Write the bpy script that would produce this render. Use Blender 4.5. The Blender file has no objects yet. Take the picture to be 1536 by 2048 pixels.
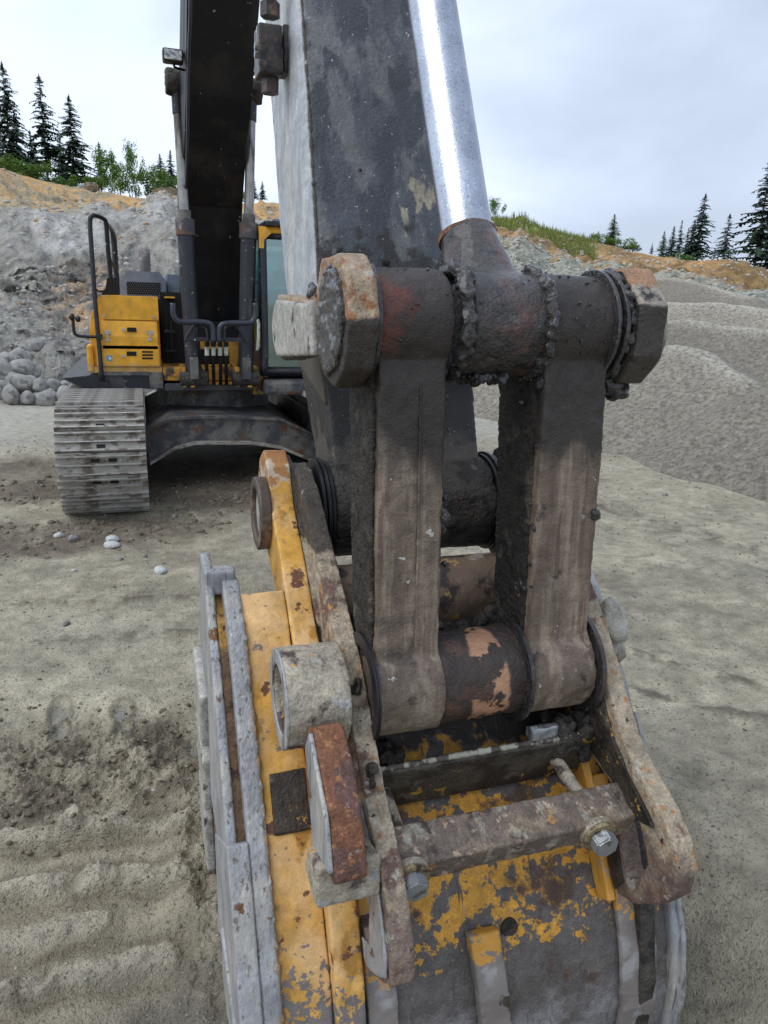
import bpy, bmesh, math, random
import numpy as np
from mathutils import Vector, Matrix, noise as mnoise
random.seed(7); rng = np.random.default_rng(7)
sc = bpy.context.scene; COL = sc.collection
S = 1.28                      # metres per layout unit
EYE = 1.6                     # eye height in layout units

# ---------------------------------------------------------------- camera
FPX, PITCH, YAW, ROLL = 1450.0, math.radians(15.76), math.radians(18.43), math.radians(1.69)
fw = Vector((math.sin(YAW)*math.cos(PITCH), math.cos(YAW)*math.cos(PITCH), -math.sin(PITCH)))
rt0 = Vector((math.cos(YAW), -math.sin(YAW), 0)); up0 = rt0.cross(fw)
rt = rt0*math.cos(ROLL)+up0*math.sin(ROLL); up = up0*math.cos(ROLL)-rt0*math.sin(ROLL)
cd = bpy.data.cameras.new('camera'); cam = bpy.data.objects.new('camera', cd); COL.objects.link(cam)
cd.sensor_fit = 'VERTICAL'; cd.sensor_height = 36; cd.lens = FPX/2048*36; cd.clip_start = .05; cd.clip_end = 3000
cam.matrix_world = Matrix(((rt.x, up.x, -fw.x, 0), (rt.y, up.y, -fw.y, 0), (rt.z, up.z, -fw.z, EYE*S), (0, 0, 0, 1)))
sc.camera = cam
sc.render.resolution_x = 768; sc.render.resolution_y = 1024

# ---------------------------------------------------------------- sky and sun
world = bpy.data.worlds.new("World"); sc.world = world; world.use_nodes = True
nt = world.node_tree; nt.nodes.clear()
def N(t, typ, **kw):
    n = t.nodes.new(typ)
    for k, v in kw.items(): setattr(n, k, v)
    return n
wo = N(nt, 'ShaderNodeOutputWorld'); bg1 = N(nt, 'ShaderNodeBackground'); bg2 = N(nt, 'ShaderNodeBackground'); mx = N(nt, 'ShaderNodeMixShader')
sky = N(nt, 'ShaderNodeTexSky'); sky.sky_type = 'NISHITA'; sky.sun_disc = False
SUN_EL, SUN_AZ = math.radians(52), math.radians(-70)
sky.sun_elevation = SUN_EL; sky.sun_rotation = SUN_AZ
bg1.inputs[1].default_value = .1
tc = N(nt, 'ShaderNodeTexCoord'); mp = N(nt, 'ShaderNodeMapping'); mp.inputs['Scale'].default_value = (1.3, 1.3, 3.0); mp.inputs['Rotation'].default_value = (0, 0, .5)
nz = N(nt, 'ShaderNodeTexNoise'); nz.inputs['Scale'].default_value = 1.5; nz.inputs['Detail'].default_value = 7; nz.inputs['Roughness'].default_value = .5; nz.inputs['Distortion'].default_value = .25
cr = N(nt, 'ShaderNodeValToRGB'); cr.color_ramp.interpolation = 'B_SPLINE'
e = cr.color_ramp.elements; e[0].position = .34; e[0].color = (.42, .48, .60, 1); e[1].position = .64; e[1].color = (.78, .87, 1.0, 1)
k = cr.color_ramp.elements.new(.5); k.color = (.56, .64, .79, 1)
nt.links.new(tc.outputs['Generated'], mp.inputs[0]); nt.links.new(mp.outputs[0], nz.inputs[0])
# clouds thicker towards +x (the photograph's right), thinner towards -x
sx = N(nt, 'ShaderNodeSeparateXYZ'); nt.links.new(tc.outputs['Generated'], sx.inputs[0])
ma = N(nt, 'ShaderNodeMath', operation='MULTIPLY_ADD'); ma.inputs[1].default_value = -.34; ma.inputs[2].default_value = .13
nt.links.new(sx.outputs[0], ma.inputs[0])
ad = N(nt, 'ShaderNodeMath', operation='ADD'); nt.links.new(nz.outputs[0], ad.inputs[0]); nt.links.new(ma.outputs[0], ad.inputs[1])
nt.links.new(ad.outputs[0], cr.inputs[0]); nt.links.new(cr.outputs[0], bg2.inputs[0]); bg2.inputs[1].default_value = 1.1
mx.inputs[0].default_value = .86
nt.links.new(sky.outputs[0], bg1.inputs[0]); nt.links.new(bg1.outputs[0], mx.inputs[1]); nt.links.new(bg2.outputs[0], mx.inputs[2]); nt.links.new(mx.outputs[0], wo.inputs[0])
sl = bpy.data.lights.new('sun', 'SUN'); sl.energy = 1.3; sl.angle = math.radians(50); sl.color = (1, .97, .92)
so = bpy.data.objects.new('sun', sl); COL.objects.link(so)
sd = Vector((math.sin(SUN_AZ)*math.cos(SUN_EL), math.cos(SUN_AZ)*math.cos(SUN_EL)-.25, math.sin(SUN_EL))).normalized()
so.rotation_euler = (-sd).to_track_quat('-Z', 'Y').to_euler(); so.location = (0, 0, 30)
sc.view_settings.view_transform = 'Standard'; sc.view_settings.look = 'None'; sc.view_settings.exposure = .34; sc.view_settings.gamma = 1
try: sc.view_settings.use_curve_mapping = False
except Exception: pass

# ---------------------------------------------------------------- survey helpers: sight line of a photo point cut with a plane of the place
def ray(px, py): return fw + rt*((px-768)/FPX) - up*((py-1024)/FPX)
def atX(px, py, x): d = ray(px, py); d = d*(x/d.x); return Vector((d.x, d.y, d.z+EYE))
def atY(px, py, y): d = ray(px, py); d = d*(y/d.y); return Vector((d.x, d.y, d.z+EYE))
def atZ(px, py, z=0): d = ray(px, py); d = d*((z-EYE)/d.z); return Vector((d.x, d.y, z))

# ---------------------------------------------------------------- materials
def rgb(c): return (c[0], c[1], c[2], 1)
def mapr(t, src, lo, hi, a=0., b=1., smooth=True):
    n = N(t, 'ShaderNodeMapRange'); n.interpolation_type = 'SMOOTHSTEP' if smooth else 'LINEAR'
    n.inputs['From Min'].default_value = lo; n.inputs['From Max'].default_value = hi; n.inputs['To Min'].default_value = a; n.inputs['To Max'].default_value = b
    t.links.new(src, n.inputs['Value']); return n.outputs[0]
def noise_n(t, co, s, d=4, o=0, rough=.55, dist=0):
    m = N(t, 'ShaderNodeMapping'); sv = s if isinstance(s, tuple) else (s, s, s)
    m.inputs['Scale'].default_value = sv; m.inputs['Location'].default_value = (o*3.7, o*1.9, o*5.3)
    t.links.new(co, m.inputs[0]); n = N(t, 'ShaderNodeTexNoise'); n.inputs['Scale'].default_value = 1; n.inputs['Detail'].default_value = d
    n.inputs['Roughness'].default_value = rough; n.inputs['Distortion'].default_value = dist
    t.links.new(m.outputs[0], n.inputs[0]); return n.outputs[0]
def math_n(t, op, a, b):
    n = N(t, 'ShaderNodeMath', operation=op)
    for i, v in enumerate((a, b)):
        if isinstance(v, (int, float)): n.inputs[i].default_value = v
        else: t.links.new(v, n.inputs[i])
    return n.outputs[0]
def mat(name, base, layers=(), rough=.6, metal=0., bump=((40, .4),), bd=.01, spec=.4, coat=0., voro=None, attr=None, fine=.0):
    m = bpy.data.materials.new(name); m.use_nodes = True; t = m.node_tree; t.nodes.clear()
    out = N(t, 'ShaderNodeOutputMaterial'); b = N(t, 'ShaderNodeBsdfPrincipled'); t.links.new(b.outputs[0], out.inputs[0])
    co = N(t, 'ShaderNodeTexCoord').outputs['Object']; sep = N(t, 'ShaderNodeSeparateXYZ'); t.links.new(co, sep.inputs[0])
    b.inputs['Specular IOR Level'].default_value = spec; b.inputs['Coat Weight'].default_value = coat
    if attr:
        a = N(t, 'ShaderNodeAttribute'); a.attribute_name = attr; col = a.outputs['Color']
    else:
        c = N(t, 'ShaderNodeRGB'); c.outputs[0].default_value = rgb(base); col = c.outputs[0]
    # gentle tonal variation everywhere
    vn = noise_n(t, co, 9, 5, 9); vn2 = mapr(t, vn, .25, .75, .72, 1.25, False)
    if fine:
        vn2 = math_n(t, 'MULTIPLY', vn2, mapr(t, noise_n(t, co, 38, 4, 14, .7), .28, .72, 1-fine, 1+fine*.8, False))
        vn2 = math_n(t, 'MULTIPLY', vn2, mapr(t, noise_n(t, co, 150, 3, 15, .7), .3, .7, 1-fine*.8, 1+fine*.6, False))
    mm = N(t, 'ShaderNodeMix', data_type='RGBA', blend_type='MULTIPLY'); mm.inputs[0].default_value = 1
    rv = rough; mv = metal; rl = None; ml = None
    for L in layers:
        n = noise_n(t, co, L.get('s', 8), L.get('d', 6), L.get('o', 0), L.get('k', .6), L.get('w', 0))
        if 'grad' in L:
            ax, g0, g1, amp = L['grad']
            g = mapr(t, sep.outputs[ax], g0*S, g1*S, 0, 1, False)
            n = math_n(t, 'ADD', math_n(t, 'MULTIPLY', math_n(t, 'SUBTRACT', n, .5), amp), g)
        f = mapr(t, n, L.get('lo', .5), L.get('hi', .56))
        if 'big' in L:   # only inside large patches
            bs, blo, bhi = L['big']; f = math_n(t, 'MULTIPLY', f, mapr(t, noise_n(t, co, bs, 3, L.get('o', 0)+4), blo, bhi))
        if 'box' in L:   # a stain with its own place: centre (u), radius (u)
            (cx, cy, cz), (rx, ry, rz), am = L['box']
            m2 = N(t, 'ShaderNodeMapping', vector_type='TEXTURE'); m2.inputs['Location'].default_value = (cx*S, cy*S, cz*S); m2.inputs['Scale'].default_value = (rx*S, ry*S, rz*S)
            t.links.new(co, m2.inputs[0]); ln = N(t, 'ShaderNodeVectorMath', operation='LENGTH'); t.links.new(m2.outputs[0], ln.inputs[0])
            q = math_n(t, 'ADD', ln.outputs['Value'], math_n(t, 'MULTIPLY', math_n(t, 'SUBTRACT', noise_n(t, co, L.get('bs', 14), 5, 2), .5), am))
            f = math_n(t, 'MULTIPLY', f, mapr(t, q, .85, 1.05, 1, 0))
        if 'a' in L: f = math_n(t, 'MULTIPLY', f, L['a'])
        x = N(t, 'ShaderNodeMix', data_type='RGBA'); t.links.new(f, x.inputs[0]); t.links.new(col, x.inputs[6]); x.inputs[7].default_value = rgb(L['c']); col = x.outputs[2]
        if 'r' in L:
            y = N(t, 'ShaderNodeMix'); t.links.new(f, y.inputs[0]); y.inputs[3].default_value = L['r']
            if rl is None: y.inputs[2].default_value = rv
            else: t.links.new(rl, y.inputs[2])
            rl = y.outputs[0]
        if 'm' in L:
            y = N(t, 'ShaderNodeMix'); t.links.new(f, y.inputs[0]); y.inputs[3].default_value = L['m']
            if ml is None: y.inputs[2].default_value = mv
            else: t.links.new(ml, y.inputs[2])
            ml = y.outputs[0]
    t.links.new(col, mm.inputs[6]); t.links.new(vn2, mm.inputs[7]); col = mm.outputs[2]
    t.links.new(col, b.inputs['Base Color'])
    b.inputs['Roughness'].default_value = rough; b.inputs['Metallic'].default_value = metal
    if rl is not None: t.links.new(rl, b.inputs['Roughness'])
    if ml is not None: t.links.new(ml, b.inputs['Metallic'])
    h = None
    for s, w in bump:
        q = math_n(t, 'MULTIPLY', noise_n(t, co, s, 5, 1, .6), w); h = q if h is None else math_n(t, 'ADD', h, q)
    if voro:
        vs, vw = voro; v = N(t, 'ShaderNodeTexVoronoi'); v.inputs['Scale'].default_value = vs; t.links.new(co, v.inputs['Vector'])
        q = math_n(t, 'MULTIPLY', mapr(t, v.outputs['Distance'], 0, .5, 1, 0), vw); h = q if h is None else math_n(t, 'ADD', h, q)
    if h is not None:
        bp = N(t, 'ShaderNodeBump'); bp.inputs['Strength'].default_value = 1; bp.inputs['Distance'].default_value = bd*(1.6 if fine else 1)
        t.links.new(h, bp.inputs['Height']); t.links.new(bp.outputs[0], b.inputs['Normal'])
    return m

YEL = (.62, .31, .035); YELB = (.74, .36, .018); TAN = (.24, .185, .13); GRY = (.30, .30, .29); MUD = (.20, .18, .145); BLK = (.012, .012, .014)
RUST = (.27, .10, .035); DKR = (.10, .055, .04); DUST = (.38, .36, .30); PALE = (.52, .52, .47)
M = {}
M['grease'] = mat('black_grease', (.014, .012, .013), [dict(c=(.05, .035, .03), s=18, lo=.55, hi=.65), dict(c=(.11, .10, .11), s=60, lo=.62, hi=.68, r=.2)], .22, bump=((45, 1.), (140, .7)), bd=.018, spec=.6, coat=.7)
M['tube'] = mat('greasy_rusty_steel', (.032, .026, .024), [
    dict(c=(.11, .042, .032), s=7, lo=.50, hi=.66, r=.5), dict(c=(.012, .011, .012), s=9, lo=.52, hi=.62, o=3, r=.3),
    dict(c=(.16, .14, .13), s=90, lo=.63, hi=.70, o=5, big=(6, .45, .6)), dict(c=(.075, .068, .06), s=30, lo=.58, hi=.68, o=8)], .24, bump=((28, .8), (90, .5), (220, .25)), bd=.011, spec=.65, coat=.35, fine=.42)
M['link'] = mat('link_muddy_steel', (.150, .112, .085), [
    dict(c=(.27, .215, .16), s=(24, 24, 1.6), lo=.45, hi=.66, o=2), dict(c=(.13, .085, .065), s=(40, 40, 2.2), lo=.52, hi=.64, o=6),
    dict(c=(.085, .066, .055), s=(5, 5, 5), lo=.55, hi=.66, o=1), dict(c=PALE, s=20, lo=.66, hi=.68, o=12, big=(7, .47, .55), r=.8), dict(c=(.46, .46, .42), s=26, lo=.70, hi=.72, o=32, grad=(2, 1.25, .25, 1.6)), dict(c=(.06, .045, .038), s=(22, 22, 2.5), lo=.60, hi=.70, o=36), dict(c=(.30, .26, .20), s=(9, 9, 4), lo=.5, hi=.7, o=38, grad=(2, 1.15, .6, 1.3), a=.5), dict(c=(.035, .028, .024), s=9, lo=.62, hi=.70, o=44, r=.25),
    dict(c=(.036, .029, .026), s=(7, 7, 4), lo=.30, hi=.72, grad=(2, 1.20, 1.42, 1.3), r=.4),
    dict(c=(.10, .032, .022), s=8, lo=.45, hi=.58, box=((.40-.68, -6.52, 1.60), (.09, .3, .09), .5), r=.5)],
    .40, bump=((24, .6), ((60, 60, 8), .15), (160, .35)), bd=.006, fine=.24)
M['arm_front'] = mat('arm_dark_paint', (.055, .062, .075), [
    dict(c=(.125, .128, .132), s=(9, 9, 1.3), lo=.47, hi=.60, o=2, d=5), dict(c=(.032, .036, .046), s=(7, 7, 1.2), lo=.50, hi=.56, o=15),
    dict(c=(.16, .15, .13), s=(10, 10, 4), lo=.66, hi=.70, o=7), dict(c=(.3, .27, .19), s=(14, 14, 5), lo=.52, hi=.60, o=21, box=((.79-.68, -5.75, 1.83), (.06, .5, .28), .9)),
    dict(c=(.018, .016, .015), s=(11, 11, 9), lo=.50, hi=.62, o=9, grad=(2, 2.05, 1.50, 1.1)), dict(c=(.075, .065, .055), s=14, lo=.55, hi=.7, o=31, grad=(2, 1.5, 1.1, .8)),
    dict(c=(.42, .42, .40), s=(75, 75, 48), lo=.70, hi=.73, o=5, d=2)], .36, bump=((16, .5), (70, .4), (200, .2)), bd=.007, spec=.5, fine=.22)
M['arm_side'] = mat('arm_lit_side', (.36, .385, .42), [dict(c=(.48, .48, .45), s=(5, 5, 1.5), lo=.45, hi=.7, o=2), dict(c=(.27, .29, .32), s=(14, 14, 2), lo=.5, hi=.72, o=4),
    dict(c=(.045, .045, .05), s=(13, 13, 8), lo=.66, hi=.68, o=11), dict(c=(.07, .06, .045), s=9, lo=.45, hi=.62, o=9, grad=(2, 1.66, 1.54, .5))], .6, bump=((18, .15), (90, .12)), bd=.006, fine=.25)  # left side colour raised to carry the light from the left
M['chrome'] = mat('chrome_rod', (.46, .49, .55), [dict(a=.65, c=(.16, .19, .25), s=(190, 190, 120), lo=.635, hi=.66, o=3, d=1, r=.2), dict(c=(.66, .68, .72), s=(150, 150, 110), lo=.67, hi=.70, o=13, d=1)], .27, 1., bump=(((12, 12, 2), .08), (150, .16)), bd=.004)
M['yellow_worn'] = mat('worn_yellow_paint', (.60, .32, .055), [
    dict(c=(.66, .42, .19), s=4, lo=.42, hi=.62, o=3), dict(c=(.40, .20, .035), s=(12, 12, 3), lo=.56, hi=.68, o=17), dict(c=(.17, .15, .145), s=34, lo=.62, hi=.64, o=2, big=(5, .38, .55)),
    dict(c=(.19, .17, .165), s=30, lo=.545, hi=.56, o=5, grad=(2, .66, -.08, 1.15), d=8, k=.65), dict(c=(.50, .42, .32), s=7, lo=.55, hi=.65, o=25, grad=(2, .95, 1.25, 1.1)), dict(c=(.36, .17, .06), s=18, lo=.58, hi=.66, o=27, grad=(2, .95, 1.3, 1.0)), dict(c=(.13, .055, .03), s=13, lo=.60, hi=.64, o=9)], .5, bump=((40, .2), (140, .15)), bd=.005, fine=.16)
M['shell'] = mat('scraped_bucket_steel', YEL, [
    dict(c=(.115, .10, .095), s=15, lo=.515, hi=.53, o=2, d=7, k=.62, r=.5), dict(c=(.12, .105, .098), s=16, lo=.50, hi=.52, o=6, d=8, k=.7, grad=(2, .46, .08, 1.3), r=.42),
    dict(c=(.085, .05, .035), s=6, lo=.58, hi=.68, o=11, r=.6), dict(c=(.24, .23, .235), s=8, lo=.55, hi=.75, o=13, grad=(2, .45, -.1, .8), r=.4),
    dict(c=(.035, .028, .022), s=9, lo=.40, hi=.50, o=17, grad=(2, .56, .70, 1.0)), dict(c=(.42, .40, .38), s=(50, 50, 30), lo=.68, hi=.71, o=19, big=(5, .45, .6)), dict(c=(.34, .34, .36), s=(90, 5, 5), lo=.64, hi=.74, o=29, d=3, big=(4, .45, .6), a=.6), dict(c=(.06, .05, .045), s=(60, 6, 6), lo=.64, hi=.74, o=33, d=3)], .5, .0, bump=((30, .5), (120, .4)), bd=.006, spec=.5, fine=.3)
M['steel_edge'] = mat('scraped_grey_steel', (.30, .305, .32), [dict(c=(.13, .115, .10), s=(60, 60, 7), lo=.60, hi=.66, o=15), dict(c=(.40, .39, .36), s=(9, 9, 2.5), lo=.46, hi=.62, o=3), dict(c=(.14, .13, .125), s=(55, 55, 2), lo=.56, hi=.68, o=5), dict(c=(.48, .47, .44), s=(70, 70, 2), lo=.64, hi=.72, o=25), dict(c=(.15, .07, .035), s=12, lo=.65, hi=.67, o=7)], .5, .15, bump=((20, .25), ((90, 90, 5), .5)), bd=.006, fine=.1)
M['groove'] = mat('rusty_groove', (.14, .085, .045), [dict(c=(.30, .17, .04), s=12, lo=.5, hi=.6, o=3, grad=(2, .7, .95, .6)), dict(c=(.05, .03, .02), s=22, lo=.55, hi=.62)], .75, bump=((50, .6),), fine=.42)
M['coupler'] = mat('rusty_coupler_plate', (.40, .33, .24), [
    dict(c=(.17, .105, .08), s=7, lo=.53, hi=.60, o=2), dict(c=(.42, .21, .08), s=22, lo=.56, hi=.64, o=5), dict(c=(.46, .42, .34), s=12, lo=.60, hi=.66, o=8),
    dict(c=(.075, .06, .05), s=8, lo=.45, hi=.55, o=13, grad=(2, .90, 1.15, .8)), dict(c=(.15, .10, .09), s=12, lo=.42, hi=.58, o=15, grad=(2, .68, .42, .9), a=.75), dict(c=(.42, .40, .36), s=16, lo=.62, hi=.66, o=25),
    dict(c=(.045, .03, .03), s=26, lo=.66, hi=.69, o=11)], .62, bump=((26, .7), (95, .5), (220, .3)), bd=.008, fine=.42)
M['liner'] = mat('oily_face_notch_shade', (.045, .036, .028), [dict(c=(.018, .015, .013), s=9, lo=.48, hi=.6, o=2), dict(c=(.50, .27, .045), s=20, lo=.61, hi=.63, o=5, d=7, k=.7), dict(c=(.12, .10, .075), s=10, lo=.6, hi=.7, o=9)], .5, bump=((26, .7), (95, .5)), bd=.008, fine=.42)  # oily coupler faces, also the painted notch shade on the bucket
M['coupler_dark'] = mat('muddy_coupler_inside', (.075, .065, .05), [dict(c=(.03, .024, .02), s=8, lo=.48, hi=.6, o=2), dict(c=(.46, .24, .04), s=14, lo=.62, hi=.645, o=5), dict(c=(.17, .15, .12), s=10, lo=.6, hi=.7, o=9)], .6, bump=((26, .7), (95, .5)), bd=.008, fine=.42)
M['bar'] = mat('weathered_crossbar', (.15, .115, .095), [dict(c=(.28, .27, .22), s=(22, 12, 12), lo=.54, hi=.62, o=4), dict(c=(.44, .22, .06), s=14, lo=.61, hi=.65, o=7), dict(c=(.40, .30, .22), s=30, lo=.58, hi=.64, o=27), dict(c=(.24, .19, .13), s=(7, 18, 18), lo=.5, hi=.6, o=31, a=.6), dict(c=(.06, .04, .035), s=12, lo=.58, hi=.66, o=9)], .55, bump=((30, .7), (110, .4)), bd=.008, fine=.42)
M['rust'] = mat('orange_rust', (.20, .085, .045), [dict(c=(.13, .07, .06), s=8, lo=.46, hi=.6, o=1), dict(c=(.34, .16, .07), s=50, lo=.56, hi=.64, o=3), dict(c=(.30, .26, .22), s=34, lo=.64, hi=.68, o=6)], .7, bump=((60, .9), (180, .5)), bd=.006, fine=.42)
M['caprust'] = mat('rust_spotted_cap', (.34, .26, .18), [dict(c=(.30, .13, .05), s=26, lo=.50, hi=.6, o=1), dict(c=(.40, .37, .32), s=14, lo=.58, hi=.66, o=5), dict(c=(.045, .038, .033), s=8, lo=.45, hi=.55, o=6, grad=(2, 1.63, 1.52, .5))], .55, bump=((40, .8), (150, .4)), bd=.006, fine=.42)
M['idler'] = mat('dusty_idler_link', (.37, .36, .33), [dict(c=(.32, .31, .28), s=5, lo=.5, hi=.7, o=2), dict(c=(.05, .042, .036), s=10, lo=.60, hi=.68, o=4), dict(c=(.25, .2, .12), s=9, lo=.6, hi=.7, o=7)], .6, bump=((30, .4),), bd=.006, fine=.42)
M['bolt'] = mat('zinc_bolt', (.34, .36, .38), [dict(c=(.17, .17, .17), s=30, lo=.52, hi=.62), dict(c=(.15, .10, .06), s=25, lo=.64, hi=.68, o=4)], .4, .6, bump=((60, .5),), bd=.004)
M['brass'] = mat('dusty_washer', (.33, .26, .15), [dict(c=(.12, .09, .07), s=30, lo=.55, hi=.62)], .5, .5, bump=((60, .4),), fine=.42)
M['boss'] = mat('dusty_boss', (.36, .32, .25), [dict(c=(.40, .40, .40), s=10, lo=.56, hi=.66, o=3), dict(c=(.08, .055, .05), s=9, lo=.52, hi=.6, o=5), dict(c=(.48, .25, .05), s=22, lo=.64, hi=.67, o=8)], .6, bump=((30, .7), (120, .4)), bd=.007, fine=.42)
M['nose'] = mat('arm_nose_mud', (.075, .066, .056), [dict(c=(.03, .025, .022), s=9, lo=.45, hi=.58, o=2), dict(c=(.17, .15, .12), s=14, lo=.62, hi=.7, o=4), dict(c=(.11, .05, .035), s=12, lo=.62, hi=.68, o=6)], .6, bump=((24, 1.), (80, .7)), bd=.014, fine=.42)
# machine further back
M['paint'] = mat('yellow_machine_paint', YELB, [dict(c=(.55, .30, .06), s=(14, 14, 2.5), lo=.56, hi=.70, o=2), dict(c=(.30, .20, .09), s=(20, 20, 3), lo=.64, hi=.74, o=6), dict(c=(.40, .28, .14), s=9, lo=.55, hi=.7, o=9, grad=(2, 1.15, .98, .7), a=.6)], .38, bump=((8, .1),), bd=.003, spec=.5)
M['paint_dirty'] = mat('dirty_yellow_machine_paint', (.55, .28, .035), [dict(c=(.06, .045, .035), s=5, lo=.50, hi=.6, o=2), dict(c=(.2, .13, .06), s=8, lo=.56, hi=.64, o=5)], .5, bump=((20, .3),))
M['boom'] = mat('boom_paint_and_shade', (.010, .010, .012), [dict(c=(.024, .022, .022), s=(3, 3, 1), lo=.5, hi=.65), dict(c=(.22, .21, .19), s=(13, 13, 9), lo=.70, hi=.72, o=4, d=3), dict(c=(.3, .28, .22), s=(16, 16, 6), lo=.64, hi=.67, o=8, big=(2.4, .60, .66))], .5, bump=((10, .2),), spec=.3)  # dark paint blackened to hold the shade under the boom
M['dkpaint'] = mat('dark_machine_paint', (.020, .022, .028), [dict(c=(.055, .055, .058), s=(6, 6, 3), lo=.55, hi=.68, o=2), dict(c=(.45, .45, .44), s=26, lo=.70, hi=.72, o=5, d=2)], .42, bump=((12, .3),))
M['hood'] = mat('blue_grey_hood', (.20, .24, .31), [dict(c=(.5, .5, .5), s=14, lo=.72, hi=.74, o=3, d=2)], .35, bump=())
M['frame_steel'] = mat('muddy_frame_steel', (.055, .058, .066), [dict(c=(.15, .14, .125), s=4, lo=.48, hi=.6, o=2), dict(c=(.13, .06, .03), s=6, lo=.56, hi=.66, o=7), dict(c=(.28, .28, .28), s=22, lo=.66, hi=.7, o=9)], .5, bump=((18, .5),))
M['shoe'] = mat('muddy_track_shoe', (.30, .28, .245), [dict(c=(.34, .33, .30), s=(5, 9, 9), lo=.48, hi=.62, o=2), dict(c=(.13, .105, .085), s=(6, 9, 9), lo=.53, hi=.62, o=5)], .6, .0, bump=((30, .5),))
M['shoe_edge'] = mat('polished_grouser', (.37, .36, .34), [dict(c=(.17, .14, .12), s=9, lo=.52, hi=.62, o=3)], .42, .3, bump=((40, .4),))
M['rodfar'] = mat('far_cylinder_rod', (.30, .29, .27), [dict(c=(.10, .085, .07), s=(8, 8, 2), lo=.5, hi=.65)], .3, .6, bump=())
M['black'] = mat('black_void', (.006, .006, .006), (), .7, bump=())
M['rubber'] = mat('black_rubber', (.015, .015, .017), (), .4, bump=((60, .2),))
M['hose'] = mat('blue_black_hose', (.035, .04, .055), (), .3, bump=())
M['white'] = mat('pale_fitting', (.50, .50, .43), [dict(c=(.2, .18, .14), s=20, lo=.55, hi=.65)], .5, bump=())
M['metal'] = mat('galvanised_metal', (.42, .42, .40), (), .4, .6, bump=())
M['lens'] = mat('work_lamp_lens', (.70, .72, .70), [dict(c=(.25, .27, .28), s=30, lo=.45, hi=.6)], .15, .2, bump=((60, .4),))
M['sticker'] = mat('blue_sticker', (.03, .33, .62), (), .4, bump=())
M['rubberdot'] = mat('light_print', (.5, .62, .7), (), .5, bump=())
def glass_mat():
    m = bpy.data.materials.new('tinted_cab_glass'); m.use_nodes = True; t = m.node_tree; t.nodes.clear()
    o = N(t, 'ShaderNodeOutputMaterial'); tr = N(t, 'ShaderNodeBsdfTransparent'); tr.inputs[0].default_value = (.40, .60, .60, 1)
    g = N(t, 'ShaderNodeBsdfGlossy'); g.inputs[0].default_value = (.8, .95, .95, 1); g.inputs['Roughness'].default_value = .04
    f = N(t, 'ShaderNodeMixShader'); f.inputs[0].default_value = .20
    t.links.new(tr.outputs[0], f.inputs[1]); t.links.new(g.outputs[0], f.inputs[2]); t.links.new(f.outputs[0], o.inputs[0]); return m
M['glass'] = glass_mat()

# ---------------------------------------------------------------- object helpers (all coordinates in layout units)
ORG = {}
def thing(name, label, cat, loc=(0, 0, 0), group=None):
    o = bpy.data.objects.new(name, None); COL.objects.link(o); o.location = Vector(loc)*S; o.empty_display_size = .2
    o['label'] = label; o['category'] = cat
    if group: o['group'] = group
    ORG[o.name] = Vector(loc); return o
def obj(name, bm, m, parent=None, smooth=False, loc=None, autos=None):
    base = Vector((0, 0, 0))
    if parent is not None: base = ORG[parent.name]
    elif loc is not None: base = Vector(loc)
    bmesh.ops.translate(bm, verts=bm.verts, vec=-base); bmesh.ops.scale(bm, verts=bm.verts, vec=(S, S, S))
    bmesh.ops.recalc_face_normals(bm, faces=bm.faces)
    me = bpy.data.meshes.new(name); bm.to_mesh(me); bm.free()
    mats = m if isinstance(m, (list, tuple)) else [m]
    for q in mats: me.materials.append(q)
    if smooth:
        for p in me.polygons: p.use_smooth = True
    if autos is not None:
        try: me.set_sharp_from_angle(angle=math.radians(autos))
        except Exception: pass
    o = bpy.data.objects.new(name, me); COL.objects.link(o)
    if parent is not None: o.parent = parent
    else: o.location = base*S
    ORG[o.name] = base; return o
def box(bm, x0, x1, y0, y1, z0, z1, bev=0, mi=0):
    r = bmesh.ops.create_cube(bm, size=1); vs = r['verts']
    for v in vs: v.co = Vector(((x0+x1)/2+v.co.x*(x1-x0), (y0+y1)/2+v.co.y*(y1-y0), (z0+z1)/2+v.co.z*(z1-z0)))
    fs = list({f for v in vs for f in v.link_faces})
    for f in fs: f.material_index = mi
    if bev:
        bmesh.ops.bevel(bm, geom=list({e for v in vs for e in v.link_edges}), offset=bev, segments=2, affect='EDGES', profile=.6)
    return bm
def nb(): return bmesh.new()
def bx(*a, **k): return box(nb(), *a, **k)
def prism(bm, prof, x0, x1, axis='x', bev=0):
    def mk(a, b, c): return {'x': (c, a, b), 'y': (a, c, b), 'z': (a, b, c)}[axis]
    A = [bm.verts.new(mk(p[0], p[1], x0)) for p in prof]; B = [bm.verts.new(mk(p[0], p[1], x1)) for p in prof]
    n = len(prof); fs = [bm.faces.new(A), bm.faces.new(B[::-1])]
    for i in range(n): fs.append(bm.faces.new((A[i], B[i], B[(i+1) % n], A[(i+1) % n])))
    if bev: bmesh.ops.bevel(bm, geom=list({e for f in fs[:2] for e in f.edges}), offset=bev, segments=2, affect='EDGES')
    return bm
def cyl(bm, a, b, r, r2=None, seg=32, caps=True):
    a, b = Vector(a), Vector(b); d = b-a; L = d.length
    q = d.to_track_quat('Z', 'Y').to_matrix().to_4x4(); q.translation = (a+b)/2
    bmesh.ops.create_cone(bm, cap_ends=caps, segments=seg, radius1=r, radius2=r if r2 is None else r2, depth=L, matrix=q); return bm
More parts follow.
